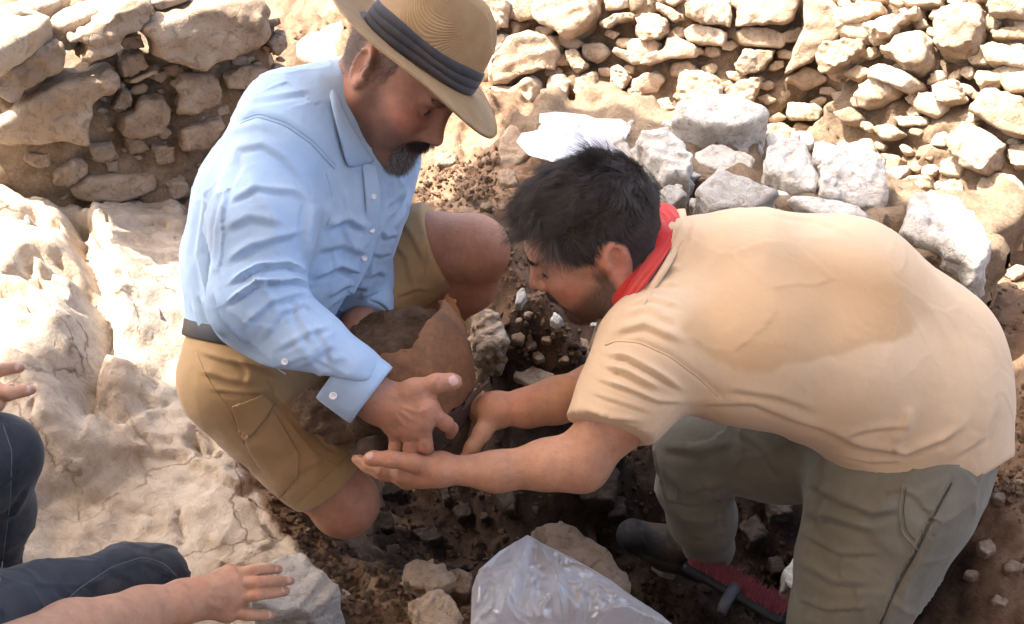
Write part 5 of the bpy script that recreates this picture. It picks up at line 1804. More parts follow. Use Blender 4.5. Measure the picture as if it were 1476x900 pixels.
hair('moustache', strands(HV2, HN2, mu2 + 1e-9, 900, .009, 4, lambda P, N: (R2 @ np.array([.3, 0, -.8]))[None] + (toloc(P)[:, 1] * 25)[:, None] * R2[:, 1][None], rg, .4, .25) - m2o, body2, M_HAIR, .00014)
brw2 = sstep(1, .4, np.hypot((np.abs(ly) - .032) / .023, (lz - .035 + .1 * (np.abs(ly) - .03)) / .0055)) * (lx > .07)
hair('eyebrow', strands(HV2, HN2, brw2 + 1e-9, 900, .010, 3, lambda P, N: np.sign((P - P2) @ R2[:, 1])[:, None] * R2[:, 1][None] + (R2 @ np.array([0, 0, .25]))[None], rg, .3, .2) - m2o, body2, M_HAIR, .00018)
lash = sstep(1, .4, np.hypot((np.abs(ly) - .034) / .015, (lz - .002) / .003)) * (lx > .078)
hair('eyelashes', strands(HV2, HN2, lash + 1e-9, 240, .009, 3, lambda P, N: np.tile(R2 @ np.array([1., 0, -.25]), (len(P), 1)), rg, .7, .15) - m2o, body2, M_HAIR, .00014)

pa2 = proj(AV2)
body_hair('arm_hair', AV2, AF2, 1100, .011, sstep(620, 680, pa2[:, 0]) * sstep(850, 800, pa2[:, 0]), camvec((-1, -.35, 0)), m2o, body2, .00005)
body_hair('arm_hair', RV2, RF2, 900, .011, sstep(710, 740, proj(RV2)[:, 0]), camvec((-1, -.35, 0)), m2o, body2, .00005)

# ---- T-shirt
sb = Blob()
sb.chain([W(985, 395, 1.54), W(1060, 420, 1.54), W(1200, 447, 1.56), W(1300, 528, 1.60), W(1312, 573, 1.62)], [.075, .126, .141, .147, .146], .05)
sb.chain([W(945, 515, 1.43), W(1080, 505, 1.465), W(1200, 535, 1.50), W(1305, 588, 1.54)], [.078, .105, .110, .115], .05)
sb.chain([W(1000, 380, 1.66), W(1060, 390, 1.67), W(1200, 415, 1.68), W(1300, 500, 1.70)], [.070, .088, .105, .12], .05)
sb.cone(W(985, 395, 1.54), W(945, 510, 1.435), .068, .076, .04)
sb.cone(W(1320, 580, 1.60), W(1335, 650, 1.60), .130, .128, .04)
sb.cone(W(1250, 560, 1.53), W(1270, 640, 1.55), .09, .075, .05)
sb.chain([W(942, 512, 1.432), W(905, 570, 1.40), W(862, 632, 1.375)], [.085, .068, .056], .03)
sb.chain([W(985, 380, 1.67), W(930, 470, 1.62), W(890, 530, 1.58)], [.07, .07, .058], .03)
sl_n = nrm(W(862, 632, 1.375) - W(905, 560, 1.405) + camvec((.018, -.012, 0))); sl_p = W(871, 616, 1.38)
sl2_n = nrm(W(890, 530, 1.58) - W(930, 470, 1.62)); sl2_p = W(892, 527, 1.58)
hemT_n = nrm(camvec((.10, -1.0, .10))); hemT_p = W(1330, 686, 1.5)
def tee_fn(D, ax):
    X, Y, Z = ax[0][:, None, None], ax[1][None, :, None], ax[2][None, None, :]
    for p, n, rr in ((sl_p, sl_n, .085), (sl2_p, sl2_n, .09)):
        q = ((X - p[0]) * n[0] + (Y - p[1]) * n[1] + (Z - p[2]) * n[2])
        r = np.sqrt((X - p[0]) ** 2 + (Y - p[1]) ** 2 + (Z - p[2]) ** 2)
        D = np.where((q > -.03) & (r < rr + .02), np.maximum(D, q), D).astype(np.float32)
    p, n = hemT_p, hemT_n
    q = ((X - p[0]) * n[0] + (Y - p[1]) * n[1] + (Z - p[2]) * n[2])
    D = smax(D, (q + .010 * np.sin(X * 34) ).astype(np.float32), .004)
    return D
TV, TF = sb.mesh(.0040, 3, tee_fn)
TV = crumple(cloth_noise(TV, TF, .0007, 9, 40), TF, .0013, 9, 41)
TV = strokes(TV, TF, [
    # sleeve head seam and the folds running from it
    ([(872, 497), (885, 490), (920, 492), (965, 512), (1010, 545), (1040, 572)], 3, -.0028, 's'),
    ([(880, 478), (930, 470), (985, 492)], 8, .004, 'f'), ([(888, 458), (930, 452), (975, 465)], 7, .004, 'f'), ([(902, 440), (940, 430), (985, 440)], 6, .003, 'f'), ([(915, 420), (945, 408), (980, 412)], 5, .003, 'f'), ([(930, 398), (958, 385), (985, 385)], 5, .003, 'f'),
    ([(872, 512), (905, 516), (950, 540), (985, 565)], 5, .006, 'f'), ([(868, 528), (900, 538), (950, 562)], 6, .006, 'f'), ([(862, 546), (900, 560), (950, 580), (990, 580)], 6, .005, 'f'),
    ([(852, 566), (890, 580), (940, 596)], 6, .004, 'f'), ([(840, 588), (880, 602), (930, 610)], 6, .003, 'f'), ([(822, 602), (870, 616), (925, 618)], 2.2, -.0014, 's'),
    # neck
    ([(985, 312), (980, 340), (955, 380)], 7, .003, 'f'), ([(1000, 310), (998, 345), (975, 385)], 6, .0025, 'f'),
    # flank and hem
    ([(1000, 585), (1080, 580), (1150, 600), (1210, 625)], 9, .006, 'f'), ([(1040, 560), (1120, 572), (1180, 592)], 7, .003, 'f'),
    ([(1190, 618), (1240, 640), (1300, 648), (1360, 630), (1395, 612)], 8, .008, 'f'), ([(1200, 650), (1250, 662), (1300, 660)], 6, .006, 'f'), ([(1215, 628), (1255, 614), (1310, 606)], 9, .003, 'f'),
    ([(1240, 675), (1290, 685), (1350, 680)], 6, .005, 'f'), ([(1285, 640), (1305, 615), (1312, 585)], 8, .005), ([(1380, 660), (1410, 630), (1425, 590)], 8, .005, 'f'),
    ([(1285, 640), (1297, 652), (1312, 648)], 4, .004, 'f'), ([(1100, 300), (1180, 318), (1240, 345)], 9, .002, 'f'),
    ([(1225, 690), (1290, 696), (1400, 688)], 2.5, -.002, 's'),
])
TV = relax(TV, TF, .2)
STAIN = [(975, 440), (1036, 372), (1100, 352), (1173, 345), (1278, 362), (1336, 397), (1342, 448), (1314, 482), (1230, 508), (1163, 525), (1110, 541), (1057, 536), (1012, 515), (980, 476)]
PT = proj(TV)
sd = poly_sd(PT[:, :2] + 4 * np.stack([fbm(TV, 18, 4, 3), fbm(TV, 18, 4, 4)], 1), STAIN)
lowe = sstep(420, 480, PT[:, 1] + .0 * PT[:, 0])
fac = sstep(30 - 28 * lowe, -75 + 66 * lowe, sd) * (.80 + .2 * vnoise(TV, 9, 5))
damp = .30 * sstep(0, 1, fbm(TV, 6, 2, 8)) * sstep(1060, 900, PT[:, 0])
stain = np.maximum(fac * .9, damp)
M_TEE = cloth_mat('peach_cotton_jersey', (.615, .425, .255), (.655, .465, .285), 1300, .10, dust=.12, crease=.3, attr='sweat', attr_col=(.50, .305, .15))
tee = part('t_shirt', TV, TF, M_TEE, man2, {'sweat': stain})
seam(TV, [(872, 498), (888, 491), (922, 494), (966, 514), (1008, 545), (1036, 572)], M_TEE, tee, .0024)
seam(TV, [(820, 604), (850, 613), (890, 619), (926, 619)], M_TEE, tee, .0016)
seam(TV, [(985, 345), (955, 395), (925, 445)], M_TEE, tee, .0016)
seam(TV, [(1215, 684), (1270, 690), (1330, 690), (1400, 682)], M_TEE, tee, .0016)
tee['label'] = 'peach T-shirt with a damp sweat patch across the back'
# rib collar and red neckerchief
def ringband(name, pts_top, pts_bot, mat, parent, bulge, n=44, rows=9, wr=0.0, th=.003, seed=0):
    a, b = smooth_path(pts_top, n, 2), smooth_path(pts_bot, n, 2)
    mid = (a.mean(0) + b.mean(0)) / 2
    out = []
    for j in range(rows):
        t = j / (rows - 1)
        for i in range(n):
            p = a[i] * (1 - t) + b[i] * t
            o = nrm(nrm(CAM - p) + .4 * nrm(p - mid))
            out.append(p + o * (bulge * math.sin(math.pi * t) + wr * math.sin(t * 17 + 3 * math.sin(i * .13 + seed))))
    V = np.array(out)
    F = np.array([[j * n + i, j * n + i + 1, (j + 1) * n + i + 1, (j + 1) * n + i] for j in range(rows - 1) for i in range(n - 1)])
    if (normals(V, F) * (CAM - V)).sum() < 0: F = F[:, ::-1]
    V, F = solid(V, F, th)
    return part(name, V, F, mat, parent)
M_RED = cloth_mat('red_cotton', (.52, .028, .022), (.62, .05, .035), 1200, .2)
ringband('neckerchief', [W(930, 318, 1.68), W(952, 305, 1.58), W(958, 318, 1.535), W(948, 345, 1.49), W(930, 375, 1.455), W(910, 405, 1.44), W(893, 435, 1.445), W(884, 455, 1.46), W(880, 470, 1.50)],
         [W(960, 315, 1.70), W(975, 304, 1.59), W(981, 318, 1.53), W(970, 352, 1.47), W(950, 385, 1.432), W(930, 415, 1.42), W(912, 442, 1.428), W(898, 458, 1.45), W(890, 472, 1.50)], M_RED, man2, .012, 60, 17, .0022, .004, 1)
nb = Blob(); nb.chain([W(955, 318, 1.62), W(945, 370, 1.52), W(915, 425, 1.49), W(895, 460, 1.52)], [.03, .045, .04, .02], .03)
V, F = nb.mesh(.005, 2)
part('neckerchief_fold', V, F, M_RED, man2)
ringband('rib_collar', [W(975, 302, 1.60), W(981, 316, 1.53), W(972, 352, 1.468), W(952, 386, 1.43), W(931, 417, 1.42), W(913, 445, 1.425)],
         [W(988, 301, 1.60), W(991, 318, 1.53), W(982, 356, 1.465), W(962, 391, 1.425), W(940, 424, 1.415), W(920, 452, 1.42)], M_TEE, tee, .003, 40, 5, 0, .003)

# ---- trousers
M_PANTS = cloth_mat('olive_grey_cotton', (.148, .132, .092), (.195, .176, .128), 800, .18)
pb = Blob()
pb.chain([W(1300, 600, 1.62), W(1300, 660, 1.60)], [.140, .135], .04)
pb.chain([W(1318, 640, 1.58), W(1278, 720, 1.575), W(1245, 810, 1.60), W(1218, 900, 1.63)], [.108, .118, .100, .086], .04)
pb.chain([W(1218, 900, 1.63), W(1213, 960, 1.75), W(1225, 1040, 1.95)], [.086, .078, .062], .03)
pb.chain([W(1240, 610, 1.68), W(1130, 640, 1.76), W(1012, 648, 1.83)], [.125, .098, .082], .04)
pb.chain([W(1012, 648, 1.83), W(1003, 700, 1.90), W(1012, 745, 1.97), W(1022, 790, 2.05)], [.080, .070, .064, .052], .03)
QV, QF = pb.mesh(.0050, 3)
QV = crumple(cloth_noise(QV, QF, .0016, 10, 50), QF, .0045, 10, 51)
QV = strokes(QV, QF, [
    ([(1310, 700), (1300, 740), (1295, 775), (1310, 800)], 3, -.002), ([(1372, 695), (1345, 745), (1318, 800), (1290, 850), (1268, 905)], 3, -.0028, 's'), ([(1366, 693), (1339, 743), (1312, 798), (1284, 848), (1262, 903)], 3.5, .0028, 's'),
    ([(1165, 690), (1210, 720), (1260, 735), (1300, 730)], 9, .007, 'f'), ([(1155, 730), (1200, 750), (1260, 765)], 9, .007, 'f'), ([(1160, 770), (1210, 795), (1270, 800)], 9, .006, 'f'), ([(1150, 815), (1200, 835), (1265, 835)], 9, .006, 'f'), ([(1150, 860), (1190, 872), (1250, 870)], 8, .006, 'f'),
    ([(1200, 650), (1190, 700), (1180, 760)], 9, .006, 'f'), ([(1330, 800), (1310, 840), (1300, 880)], 8, .005, 'f'), ([(1350, 740), (1330, 780)], 7, .004, 'f'),
    ([(965, 640), (1010, 650), (1060, 640)], 9, .006, 'f'), ([(955, 680), (990, 700), (1050, 700)], 8, .007, 'f'), ([(960, 715), (1000, 730), (1050, 715)], 7, .007, 'f'), ([(975, 745), (1015, 755), (1050, 742)], 6, .006, 'f'), ([(990, 770), (1020, 775), (1048, 765)], 5, .005, 'f'),
    ([(1010, 690), (1040, 720), (1052, 760)], 6, .005, 'f'), ([(1060, 620), (1100, 650), (1130, 690)], 9, .006, 'f'),
])
pants = part('trousers', QV, QF, M_PANTS, man2)
M_THREAD = cloth_mat('dark_olive_thread', (.055, .048, .034), (.07, .06, .04))
seam(QV, [(1372, 697), (1345, 747), (1318, 802), (1290, 852), (1270, 900)], M_THREAD, pants, .003)
seam(QV, [(1366, 697), (1339, 745), (1312, 800), (1284, 850), (1264, 900)], M_PANTS, pants, .003)
seam(QV, [(1300, 700), (1296, 735), (1300, 770), (1322, 792)], M_PANTS, pants, .004)
seam(QV, [(1306, 702), (1302, 735), (1306, 766), (1326, 786)], M_THREAD, pants, .0016)
_mb = NT('dusty_black_leather')
M_BOOT = _mb.done(_mb.mix(_mb.ramp(_mb.noise(14, 6, .7), [(.42, (0, 0, 0)), (.7, (1, 1, 1))]), (.018, .018, .02), (.07, .055, .042)), .8, _mb.bump(_mb.noise(60, 5, .6), .4, .005), .2)
bb = Blob()
bb.chain([W(1020, 770, 2.03), W(1015, 800, 2.08)], [.052, .05], .02)
bb.chain([W(1010, 806, 2.10), W(960, 790, 2.09), W(912, 772, 2.07)], [.047, .043, .036], .03)
V, F = bb.mesh(.005, 2)
V = strokes(V, F, [([(955, 760), (968, 790), (985, 812)], 3, .004), ([(925, 755), (932, 785), (940, 800)], 3, .003), ([(900, 790), (950, 808), (1010, 825)], 3, -.004)])
part('boot', V, F, M_BOOT, man2)
bb = Blob()
bb.chain([W(1226, 1045, 1.96), W(1180, 1065, 2.02)], [.055, .045], .03)
V, F = bb.mesh(.007, 2)
part('boot', V, F, M_BOOT, man2)

# ================================================================== the person in dark jeans at the left edge
man3 = tag(empty('person', tuple(WZ(-60, 900, .07))), 'person in dark blue jeans at lower left, one hand resting on a white stone', 'person')
hb = Blob()
w3 = W(262, 868, 1.365)
hb.chain([W(-60, 985, 1.05), W(100, 915, 1.22), W(205, 884, 1.33), w3], [.045, .040, .033, .0265], .02)
k3 = [W(330, 830, 1.408), W(337, 842, 1.402), W(337, 861, 1.398), W(328, 882, 1.402)]
palm(hb, w3, k3, .0235, .0118, .014, .015)
hb.cone(w3, W(300, 856, 1.385), .025, .020, .014)
finger(hb, [k3[0], W(362, 823, 1.412), W(388, 820.5, 1.428), W(402, 821, 1.440)], [.0108, .0084, .0074, .0062], .0015)
finger(hb, [k3[1], W(372, 839, 1.403), W(402, 837.5, 1.423), W(419, 837.5, 1.438)], [.0110, .0086, .0076, .0064], .0015)
finger(hb, [k3[2], W(370, 858, 1.398), W(396, 855, 1.416), W(412, 853, 1.428)], [.0110, .0085, .0075, .0064], .0015)
finger(hb, [k3[3], W(358, 886, 1.400), W(378, 887, 1.412), W(391, 887.5, 1.425)], [.0102, .0088, .0078, .0065], .003)
hb.chain([W(285, 850, 1.395), W(318, 832, 1.43), W(345, 826, 1.45)], [.015, .011, .009], .01)
FV, FF = hb.mesh(.0021, 2)
FV = strokes(FV, FF, [([(362, 819), (363, 830)], 2, -.0013), ([(374, 832), (375, 845)], 2, -.0013), ([(371, 850), (373, 862)], 2, -.0013), ([(300, 848), (332, 842)], 4, .0012), ([(298, 856), (330, 860)], 4, .0012), ([(296, 866), (322, 880)], 4, .0012)])
lb = Blob()          # left hand with spread fingers
lb.chain([W(-200, 640, 1.15), W(-120, 590, 1.25), W(-70, 570, 1.30)], [.042, .034, .027], .02)
kl = [W(-24, 538, 1.33), W(-22, 556, 1.325), W(-26, 574, 1.325), W(-34, 590, 1.33)]
palm(lb, W(-70, 570, 1.30), kl, .024, .0118, .014, .015)
finger(lb, [kl[0], W(2, 533, 1.335), W(20, 530, 1.345), W(29, 530.5, 1.35)], [.011, .0094, .0084, .0068], .003)
finger(lb, [kl[1], W(12, 568, 1.32), W(32, 564, 1.33), W(45, 562.5, 1.34)], [.0115, .0098, .0086, .0070], .003)
finger(lb, [kl[2], W(-4, 584, 1.32), W(-14, 592, 1.345), W(-22, 592, 1.36)], [.0115, .0096, .0085, .007], .003)
finger(lb, [kl[3], W(-16, 600, 1.33), W(-28, 604, 1.35), W(-36, 602, 1.36)], [.0102, .0088, .0078, .0065], .003)
LV3, LF3 = lb.mesh(.0026, 2)
tb = Blob()
tb.chain([W(-420, 560, 1.05), W(-420, 300, 1.05)], [.10, .10], .03); tb.ell(W(-410, 150, 1.05), (.10, .085, .12), k=.02)
TV3, TF3 = tb.mesh(.012, 2)
BV3, BF3 = merge([(FV, FF), (LV3, LF3), (TV3, TF3)])
to_up = nrm(camvec((0, .45, .9)))
tint3 = paint_skin(BV3, (.50, .28, .175), nails=[(W(403, 821, 1.431), to_up, .0062), (W(419, 835.5, 1.431), to_up, .0066), (W(412, 848, 1.421), to_up, .0064), (W(391, 886, 1.417), to_up, .006), (W(44, 561, 1.332), to_up, .0062), (W(28, 529, 1.342), to_up, .0062)], knuckles=[(q, .012) for q in k3] + [(W(362, 824, 1.40), .008), (W(372, 838, 1.395), .008), (W(370, 856, 1.39), .008)], seed=45)
part('body', BV3, BF3, M_SKIN, man3, {'tint': tint3, 'hairy': np.zeros(len(BV3))})
M_JEANS = cloth_mat('dark_denim', (.023, .026, .033), (.042, .046, .055), 1000, .22)
jb = Blob()
jb.chain([W(-420, 740, 1.02), W(-150, 680, 1.22), W(-8, 660, 1.34)], [.105, .080, .056], .03)
jb.chain([W(-8, 660, 1.34), W(-12, 740, 1.42), W(-25, 830, 1.48), W(-45, 920, 1.55)], [.054, .052, .045, .040], .03)
jb.chain([W(-420, 800, 1.00), W(-120, 945, 1.12), W(60, 888, 1.30), W(180, 842, 1.40), W(222, 834, 1.425)], [.11, .088, .064, .050, .045], .03)
jb.chain([W(222, 836, 1.43), W(180, 872, 1.50), W(60, 960, 1.52)], [.041, .046, .04], .025)
jb.chain([W(-420, 560, 1.05), W(-420, 780, 1.02)], [.13, .14], .05)
JV, JF = jb.mesh(.0048, 3)
JV = crumple(cloth_noise(JV, JF, .0010, 12, 60), JF, .0035, 14, 61)
JV = strokes(JV, JF, [([(60, 900), (110, 852), (160, 818), (205, 803), (235, 812), (255, 830)], 2.2, -.002, 's'), ([(62, 905), (113, 857), (163, 823), (205, 809), (232, 818)], 3.2, .0022, 's'), ([(262, 832), (235, 838), (215, 852)], 4, .004, 'f'), ([(255, 845), (232, 848), (205, 866)], 4, .004, 'f'), ([(225, 822), (245, 828), (262, 845)], 4, .003, 'f'),
    ([(8, 612), (20, 660), (16, 730), (5, 800)], 2.5, -.002, 's'), ([(38, 660), (20, 690), (0, 700)], 6, .004, 'f'), ([(40, 700), (20, 740), (0, 750)], 7, .004, 'f'), ([(120, 830), (150, 850), (160, 880)], 8, .003, 'f'), ([(80, 850), (110, 870), (110, 900)], 8, .003, 'f'), ([(150, 815), (190, 830), (205, 850)], 6, .003, 'f')])
jn = part('jeans', JV, JF, M_JEANS, man3)
M_TH = cloth_mat('grey_thread', (.12, .125, .135), (.15, .155, .165))
seam(JV, [(62, 898), (112, 850), (160, 818), (205, 803), (236, 812), (256, 832)], M_TH, jn, .0014)
seam(JV, [(4, 612), (17, 650), (15, 720), (6, 790), (0, 840)], M_TH, jn, .0014)
sb = Blob()
sb.chain([W(-420, 640, 1.05), W(-420, 380, 1.05)], [.14, .15], .03)
sb.chain([W(-420, 380, 1.00), W(-300, 560, 1.05), W(-190, 635, 1.16)], [.075, .062, .055], .03)
sb.chain([W(-420, 400, 1.00), W(-300, 800, .95), W(-90, 980, 1.03)], [.075, .062, .055], .03)
V, F = sb.mesh(.009, 2)
part('shirt', V, F, cloth_mat('grey_marl_cotton', (.25, .25, .26), (.3, .3, .31)), man3)

# ================================================================== the broken pot
def pot_mat():
    m = NT('fired_clay')
    n1 = m.noise(16, 7, .6, .5); n2 = m.noise(90, 6, .7, .3); n3 = m.noise(7, 4, .5)
    c = m.ramp(n1, [(.3, (.15, .072, .034)), (.5, (.235, .113, .052)), (.68, (.30, .148, .066))])
    c = m.mix(m.ramp(n3, [(.52, (0, 0, 0)), (.72, (1, 1, 1))]), c, (.36, .14, .045))
    c = m.mix(.6, c, m.ramp(n2, [(.32, (.55, .5, .47)), (.6, (1, 1, 1))]), 'MULTIPLY')
    h = m.math('ADD', n2, m.math('MULTIPLY', m.noise(300, 4, .7), .5))
    return m.done(c, .62, m.bump(h, .35, .004), .3)
M_POT = pot_mat()
def clay_dark():
    m = NT('dark_clay')  # dark brown clay of the lower sherds
    n1 = m.noise(30, 6, .6, .4)
    c = m.ramp(n1, [(.3, (.045, .028, .02)), (.6, (.085, .052, .036)), (.75, (.12, .07, .045))])
    return m.done(c, .6, m.bump(m.noise(120, 5, .7), .4, .004), .3)
M_POT_DARK = clay_dark()
pot = tag(empty('broken_pot', tuple(W(590, 655, 1.52))), 'broken reddish brown clay pot packed with soil, held by both men', 'pot')
def pot_depth(x, y, off=0.0):
    e = 1 - ((x - 572) / 118.0) ** 2 - ((y - 560) / 158.0) ** 2
    return 1.565 - .128 * np.sqrt(np.clip(e, 0.0, 1)) + off
def sherd(name, poly, mat, off=0.0, th=.009, step=2.2, seed=0, parent=None, depth=None, wob=1.3):
    poly = np.asarray(poly, float)
    # break the outline up a little, as fired clay breaks
    rg = np.random.default_rng(seed); pts = []
    for k in range(len(poly)):
        a, b = poly[k], poly[(k + 1) % len(poly)]
        L = np.hypot(*(b - a)); m = max(1, int(L / 5))
        nn = np.array([-(b - a)[1], (b - a)[0]]) / max(L, 1e-6)
        for j in range(m):
            t = j / m
            pts.append(a + (b - a) * t + (nn * rg.normal() * wob if 0 < j else 0))
    poly = np.array(pts)
    lo, hi = poly.min(0) - step, poly.max(0) + step
    X, Y = np.meshgrid(np.arange(lo[0], hi[0], step), np.arange(lo[1], hi[1], step), indexing='ij')
    Q = np.stack([X.ravel(), Y.ravel()], 1)
    I = np.arange(X.size).reshape(X.shape)
    F = np.stack([I[:-1, :-1], I[:-1, 1:], I[1:, 1:], I[1:, :-1]], -1).reshape(-1, 4)
    F = F[poly_sd(Q[F].mean(1), poly) < step * .25]
    used = np.unique(F)
    sd = poly_sd(Q[used], poly)
    for i, s in zip(used, sd):
        if s > -step * .35:
            best = None
            for k in range(len(poly)):
                a, b = poly[k], poly[(k + 1) % len(poly)]
                e = b - a; t = np.clip(((Q[i] - a) @ e) / (e @ e), 0, 1); p = a + t * e
                dd = np.hypot(*(Q[i] - p))
                if best is None or dd < best[0]: best = (dd, p)
            Q[i] = best[1]
    mp = np.full(len(Q), -1); mp[used] = np.arange(len(used))
    q = Q[used]
    d = (depth or pot_depth)(q[:, 0], q[:, 1]) + off
    V = np.array([W(a, b, c) for (a, b), c in zip(q, d)])
    V = V + (fbm(V, 30, 3, seed) * .0016)[:, None] * np.array([0, -1, 0])
    F = mp[F]
    if (normals(V, F) * (CAM - V)).sum() < 0: F = F[:, ::-1]
    # throwing ridges
    V, F = solid(V, F, th)
    return part(name, V, F, mat, parent or pot)
sherd('sherd', [(645, 422), (652, 430), (659, 444), (670, 470), (678, 497), (683, 523), (686, 543), (683, 563), (667, 582), (640, 600), (613, 617), (587, 630), (560, 630), (535, 605), (526, 560), (530, 522), (547, 512), (573, 507), (593, 502), (600, 490), (607, 476), (613, 466), (624, 455), (630, 450), (638, 443), (640, 434)], M_POT, 0, .010, 2.2, 3)
sherd('sherd', [(683, 566), (681, 590), (668, 614), (650, 638), (628, 655), (600, 660), (575, 655), (558, 634), (587, 632), (613, 620), (640, 603), (667, 585)], M_POT_DARK, .006, .009, 2.4, 5)
sherd('sherd', [(684, 586), (676, 622), (668, 652), (655, 664), (634, 664), (650, 644), (668, 618), (680, 596)], M_POT_DARK, .014, .008, 2.4, 7)
sherd('sherd', [(676, 572), (690, 560), (704, 548), (707, 549), (702, 556), (690, 568), (676, 584), (660, 596)], M_POT_DARK, .0, .006, 2.0, 9, depth=lambda x, y: 1.50 + .0006 * (x - 680))
sherd('sherd', [(500, 650), (515, 634), (540, 627), (562, 632), (566, 650), (560, 659), (520, 662)], M_POT_DARK, .0, .010, 2.2, 11, depth=lambda x, y: 1.47 + .035 * ((x - 540) / 40.0) ** 2)
sherd('sherd', [(468, 612), (490, 600), (513, 594), (547, 604), (562, 628), (540, 625), (512, 634), (494, 640), (478, 630)], M_POT_DARK, .0, .010, 2.2, 13, depth=lambda x, y: 1.485 + .03 * ((x - 520) / 50.0) ** 2)
cb = Blob()
cb.ell(W(580, 560, 1.575), (.098, .095, .105), k=0)
cb.ell(W(560, 500, 1.585), (.075, .06, .055), k=.04)
cb.ell(W(600, 478, 1.60), (.040, .045, .035), k=.04)
cb.ell(W(508, 600, 1.52), (.060, .05, .035), k=.03)
cb.ell(W(450, 588, 1.50), (.036, .034, .026), k=.02)
cb.ell(W(470, 600, 1.50), (.036, .034, .022), k=.02)
V, F = cb.mesh(.0042, 1)
N = normals(V, F)
f1, f2, cid = worley(V, 45, 3)
V = V + N * (.006 * fbm(V, 30, 4, 5) + .006 * sstep(.7, .1, f1) * (cid > .4) - .002)[:, None]
soil = part('soil_fill', V, F, M_SOIL, pot)
soil['label'] = 'dry brown soil packed inside the broken pot'

# ================================================================== clear plastic bags
def bag_mat():
    m = NT('thin_clear_polythene')
    gl = m.n('BsdfGlossy'); gl.inputs['Roughness'].default_value = .14; gl.inputs['Color'].default_value = (.95, .96, 1, 1)
    df = m.n('BsdfDiffuse'); df.inputs['Color'].default_value = (.90, .91, .93, 1)
    tl = m.n('BsdfTranslucent'); tl.inputs['Color'].default_value = (.90, .91, .93, 1)
    tp = m.n('BsdfTransparent')
    fr = m.n('LayerWeight'); fr.inputs['Blend'].default_value = .35
    n = m.noise(16, 3, .5, 1.0)
    cr = m.n('TexNoise', noise_type='RIDGED_MULTIFRACTAL'); cr.inputs['Scale'].default_value = 20; cr.inputs['Detail'].default_value = 3; cr.inputs['Distortion'].default_value = 1.5
    m.l(m.tc.outputs['Object'], cr.inputs['Vector'])
    bp = m.bump(m.math('ADD', n, cr.outputs['Fac']), .22, .005)
    for x in (gl, df, tl): m.l(bp, x.inputs['Normal'])
    a = m.n('MixShader'); a.inputs['Fac'].default_value = .5
    m.l(df.outputs[0], a.inputs[1]); m.l(tl.outputs[0], a.inputs[2])
    b = m.n('MixShader'); m.l(m.math('ADD', m.math('MULTIPLY', m.math('SUBTRACT', 1.0, fr.outputs['Facing']), -.42), .74), b.inputs['Fac'])
    m.l(tp.outputs[0], b.inputs[1]); m.l(a.outputs[0], b.inputs[2])
    c = m.n('MixShader'); c.inputs['Fac'].default_value = .10
    m.l(b.outputs[0], c.inputs[1]); m.l(gl.outputs[0], c.inputs[2])
    m.l(c.outputs[0], m.out.inputs['Surface'])
    return m.m
M_BAG = bag_mat()
def bag(label, poly, z0, height, seed, ridges, step=2.2):
    """A crumpled bag: a draped skin over its contents, with sharp folds, closed underneath."""
    poly = np.asarray(poly, float)
    c0 = WZ(*poly.mean(0), z0)
    root = tag(empty('plastic_bag', tuple(c0)), label, 'bag')
    lo, hi = poly.min(0) - step, poly.max(0) + step
    X, Y = np.meshgrid(np.arange(lo[0], hi[0], step), np.arange(lo[1], hi[1], step), indexing='ij')
    Q = np.stack([X.ravel(), Y.ravel()], 1)
    I = np.arange(X.size).reshape(X.shape)
    F = np.stack([I[:-1, :-1], I[:-1, 1:], I[1:, 1:], I[1:, :-1]], -1).reshape(-1, 4)
    F = F[poly_sd(Q[F].mean(1), poly) < step * .3]
    used = np.unique(F)
    for i in used:
        if poly_sd(Q[i][None], poly)[0] > -step * .4:
            best = None
            for k in range(len(poly)):
                a, b = poly[k], poly[(k + 1) % len(poly)]
                e = b - a; t = np.clip(((Q[i] - a) @ e) / (e @ e), 0, 1); p_ = a + t * e
                dd = np.hypot(*(Q[i] - p_))
                if best is None or dd < best[0]: best = (dd, p_)
            Q[i] = best[1]
    sd = -poly_sd(Q[used], poly)
    base = np.array([WZ(a, b, z0) for a, b in Q[used]])
    edge = 1 - np.exp(-np.maximum(sd, 0) / 26.0)
    P = np.stack([Q[used][:, 0] / 100, Q[used][:, 1] / 100, np.full(len(used), seed * 1.7)], 1)
    wp = P + .35 * np.stack([fbm(P, 1.5, 2, seed), fbm(P, 1.5, 2, seed + 1), 0 * P[:, 0]], 1)
    h = height * edge * (.75 + .25 * fbm(P, 1.1, 2, seed + 2))
    h = h + .018 * (ridged(wp, 1.5, 1, seed + 3) - .5) * edge 
    for sc_, am_ in ((1.6, .018), (3.6, .009), (7.0, .003)):
        f1, f2, cid = worley(wp * np.array([1, .55, 1]), sc_, seed + int(sc_ * 3))
        h = h + am_ * (np.exp(-(f2 - f1) / .16) + .8 * (cid - .5) * np.clip((f2 - f1) / .3, 0, 1)) * (.3 + .7 * edge)
    for pts, w, amp in ridges:
        d, s, par = line_sd(Q[used], pts)
        h += amp * np.maximum(0, 1 - d / w) * np.clip(np.sin(np.pi * np.clip(par, .03, .97)) * 2, 0, 1)
    to = np.array([nrm(CAM - b) for b in base])
    V = base + to * (h * .75)[:, None] + np.array([0, 0, .25])[None] * h[:, None]
    mp = np.full(len(Q), -1); mp[used] = np.arange(len(used))
    F = mp[F]
    if (normals(V, F) * to).sum() < 0: F = F[:, ::-1]
    V = relax(V, F, .1)
    part('film', V, F, M_BAG, root)
    under = base + to * .006
    part('film', under, F[:, ::-1], M_BAG, root)
    return root
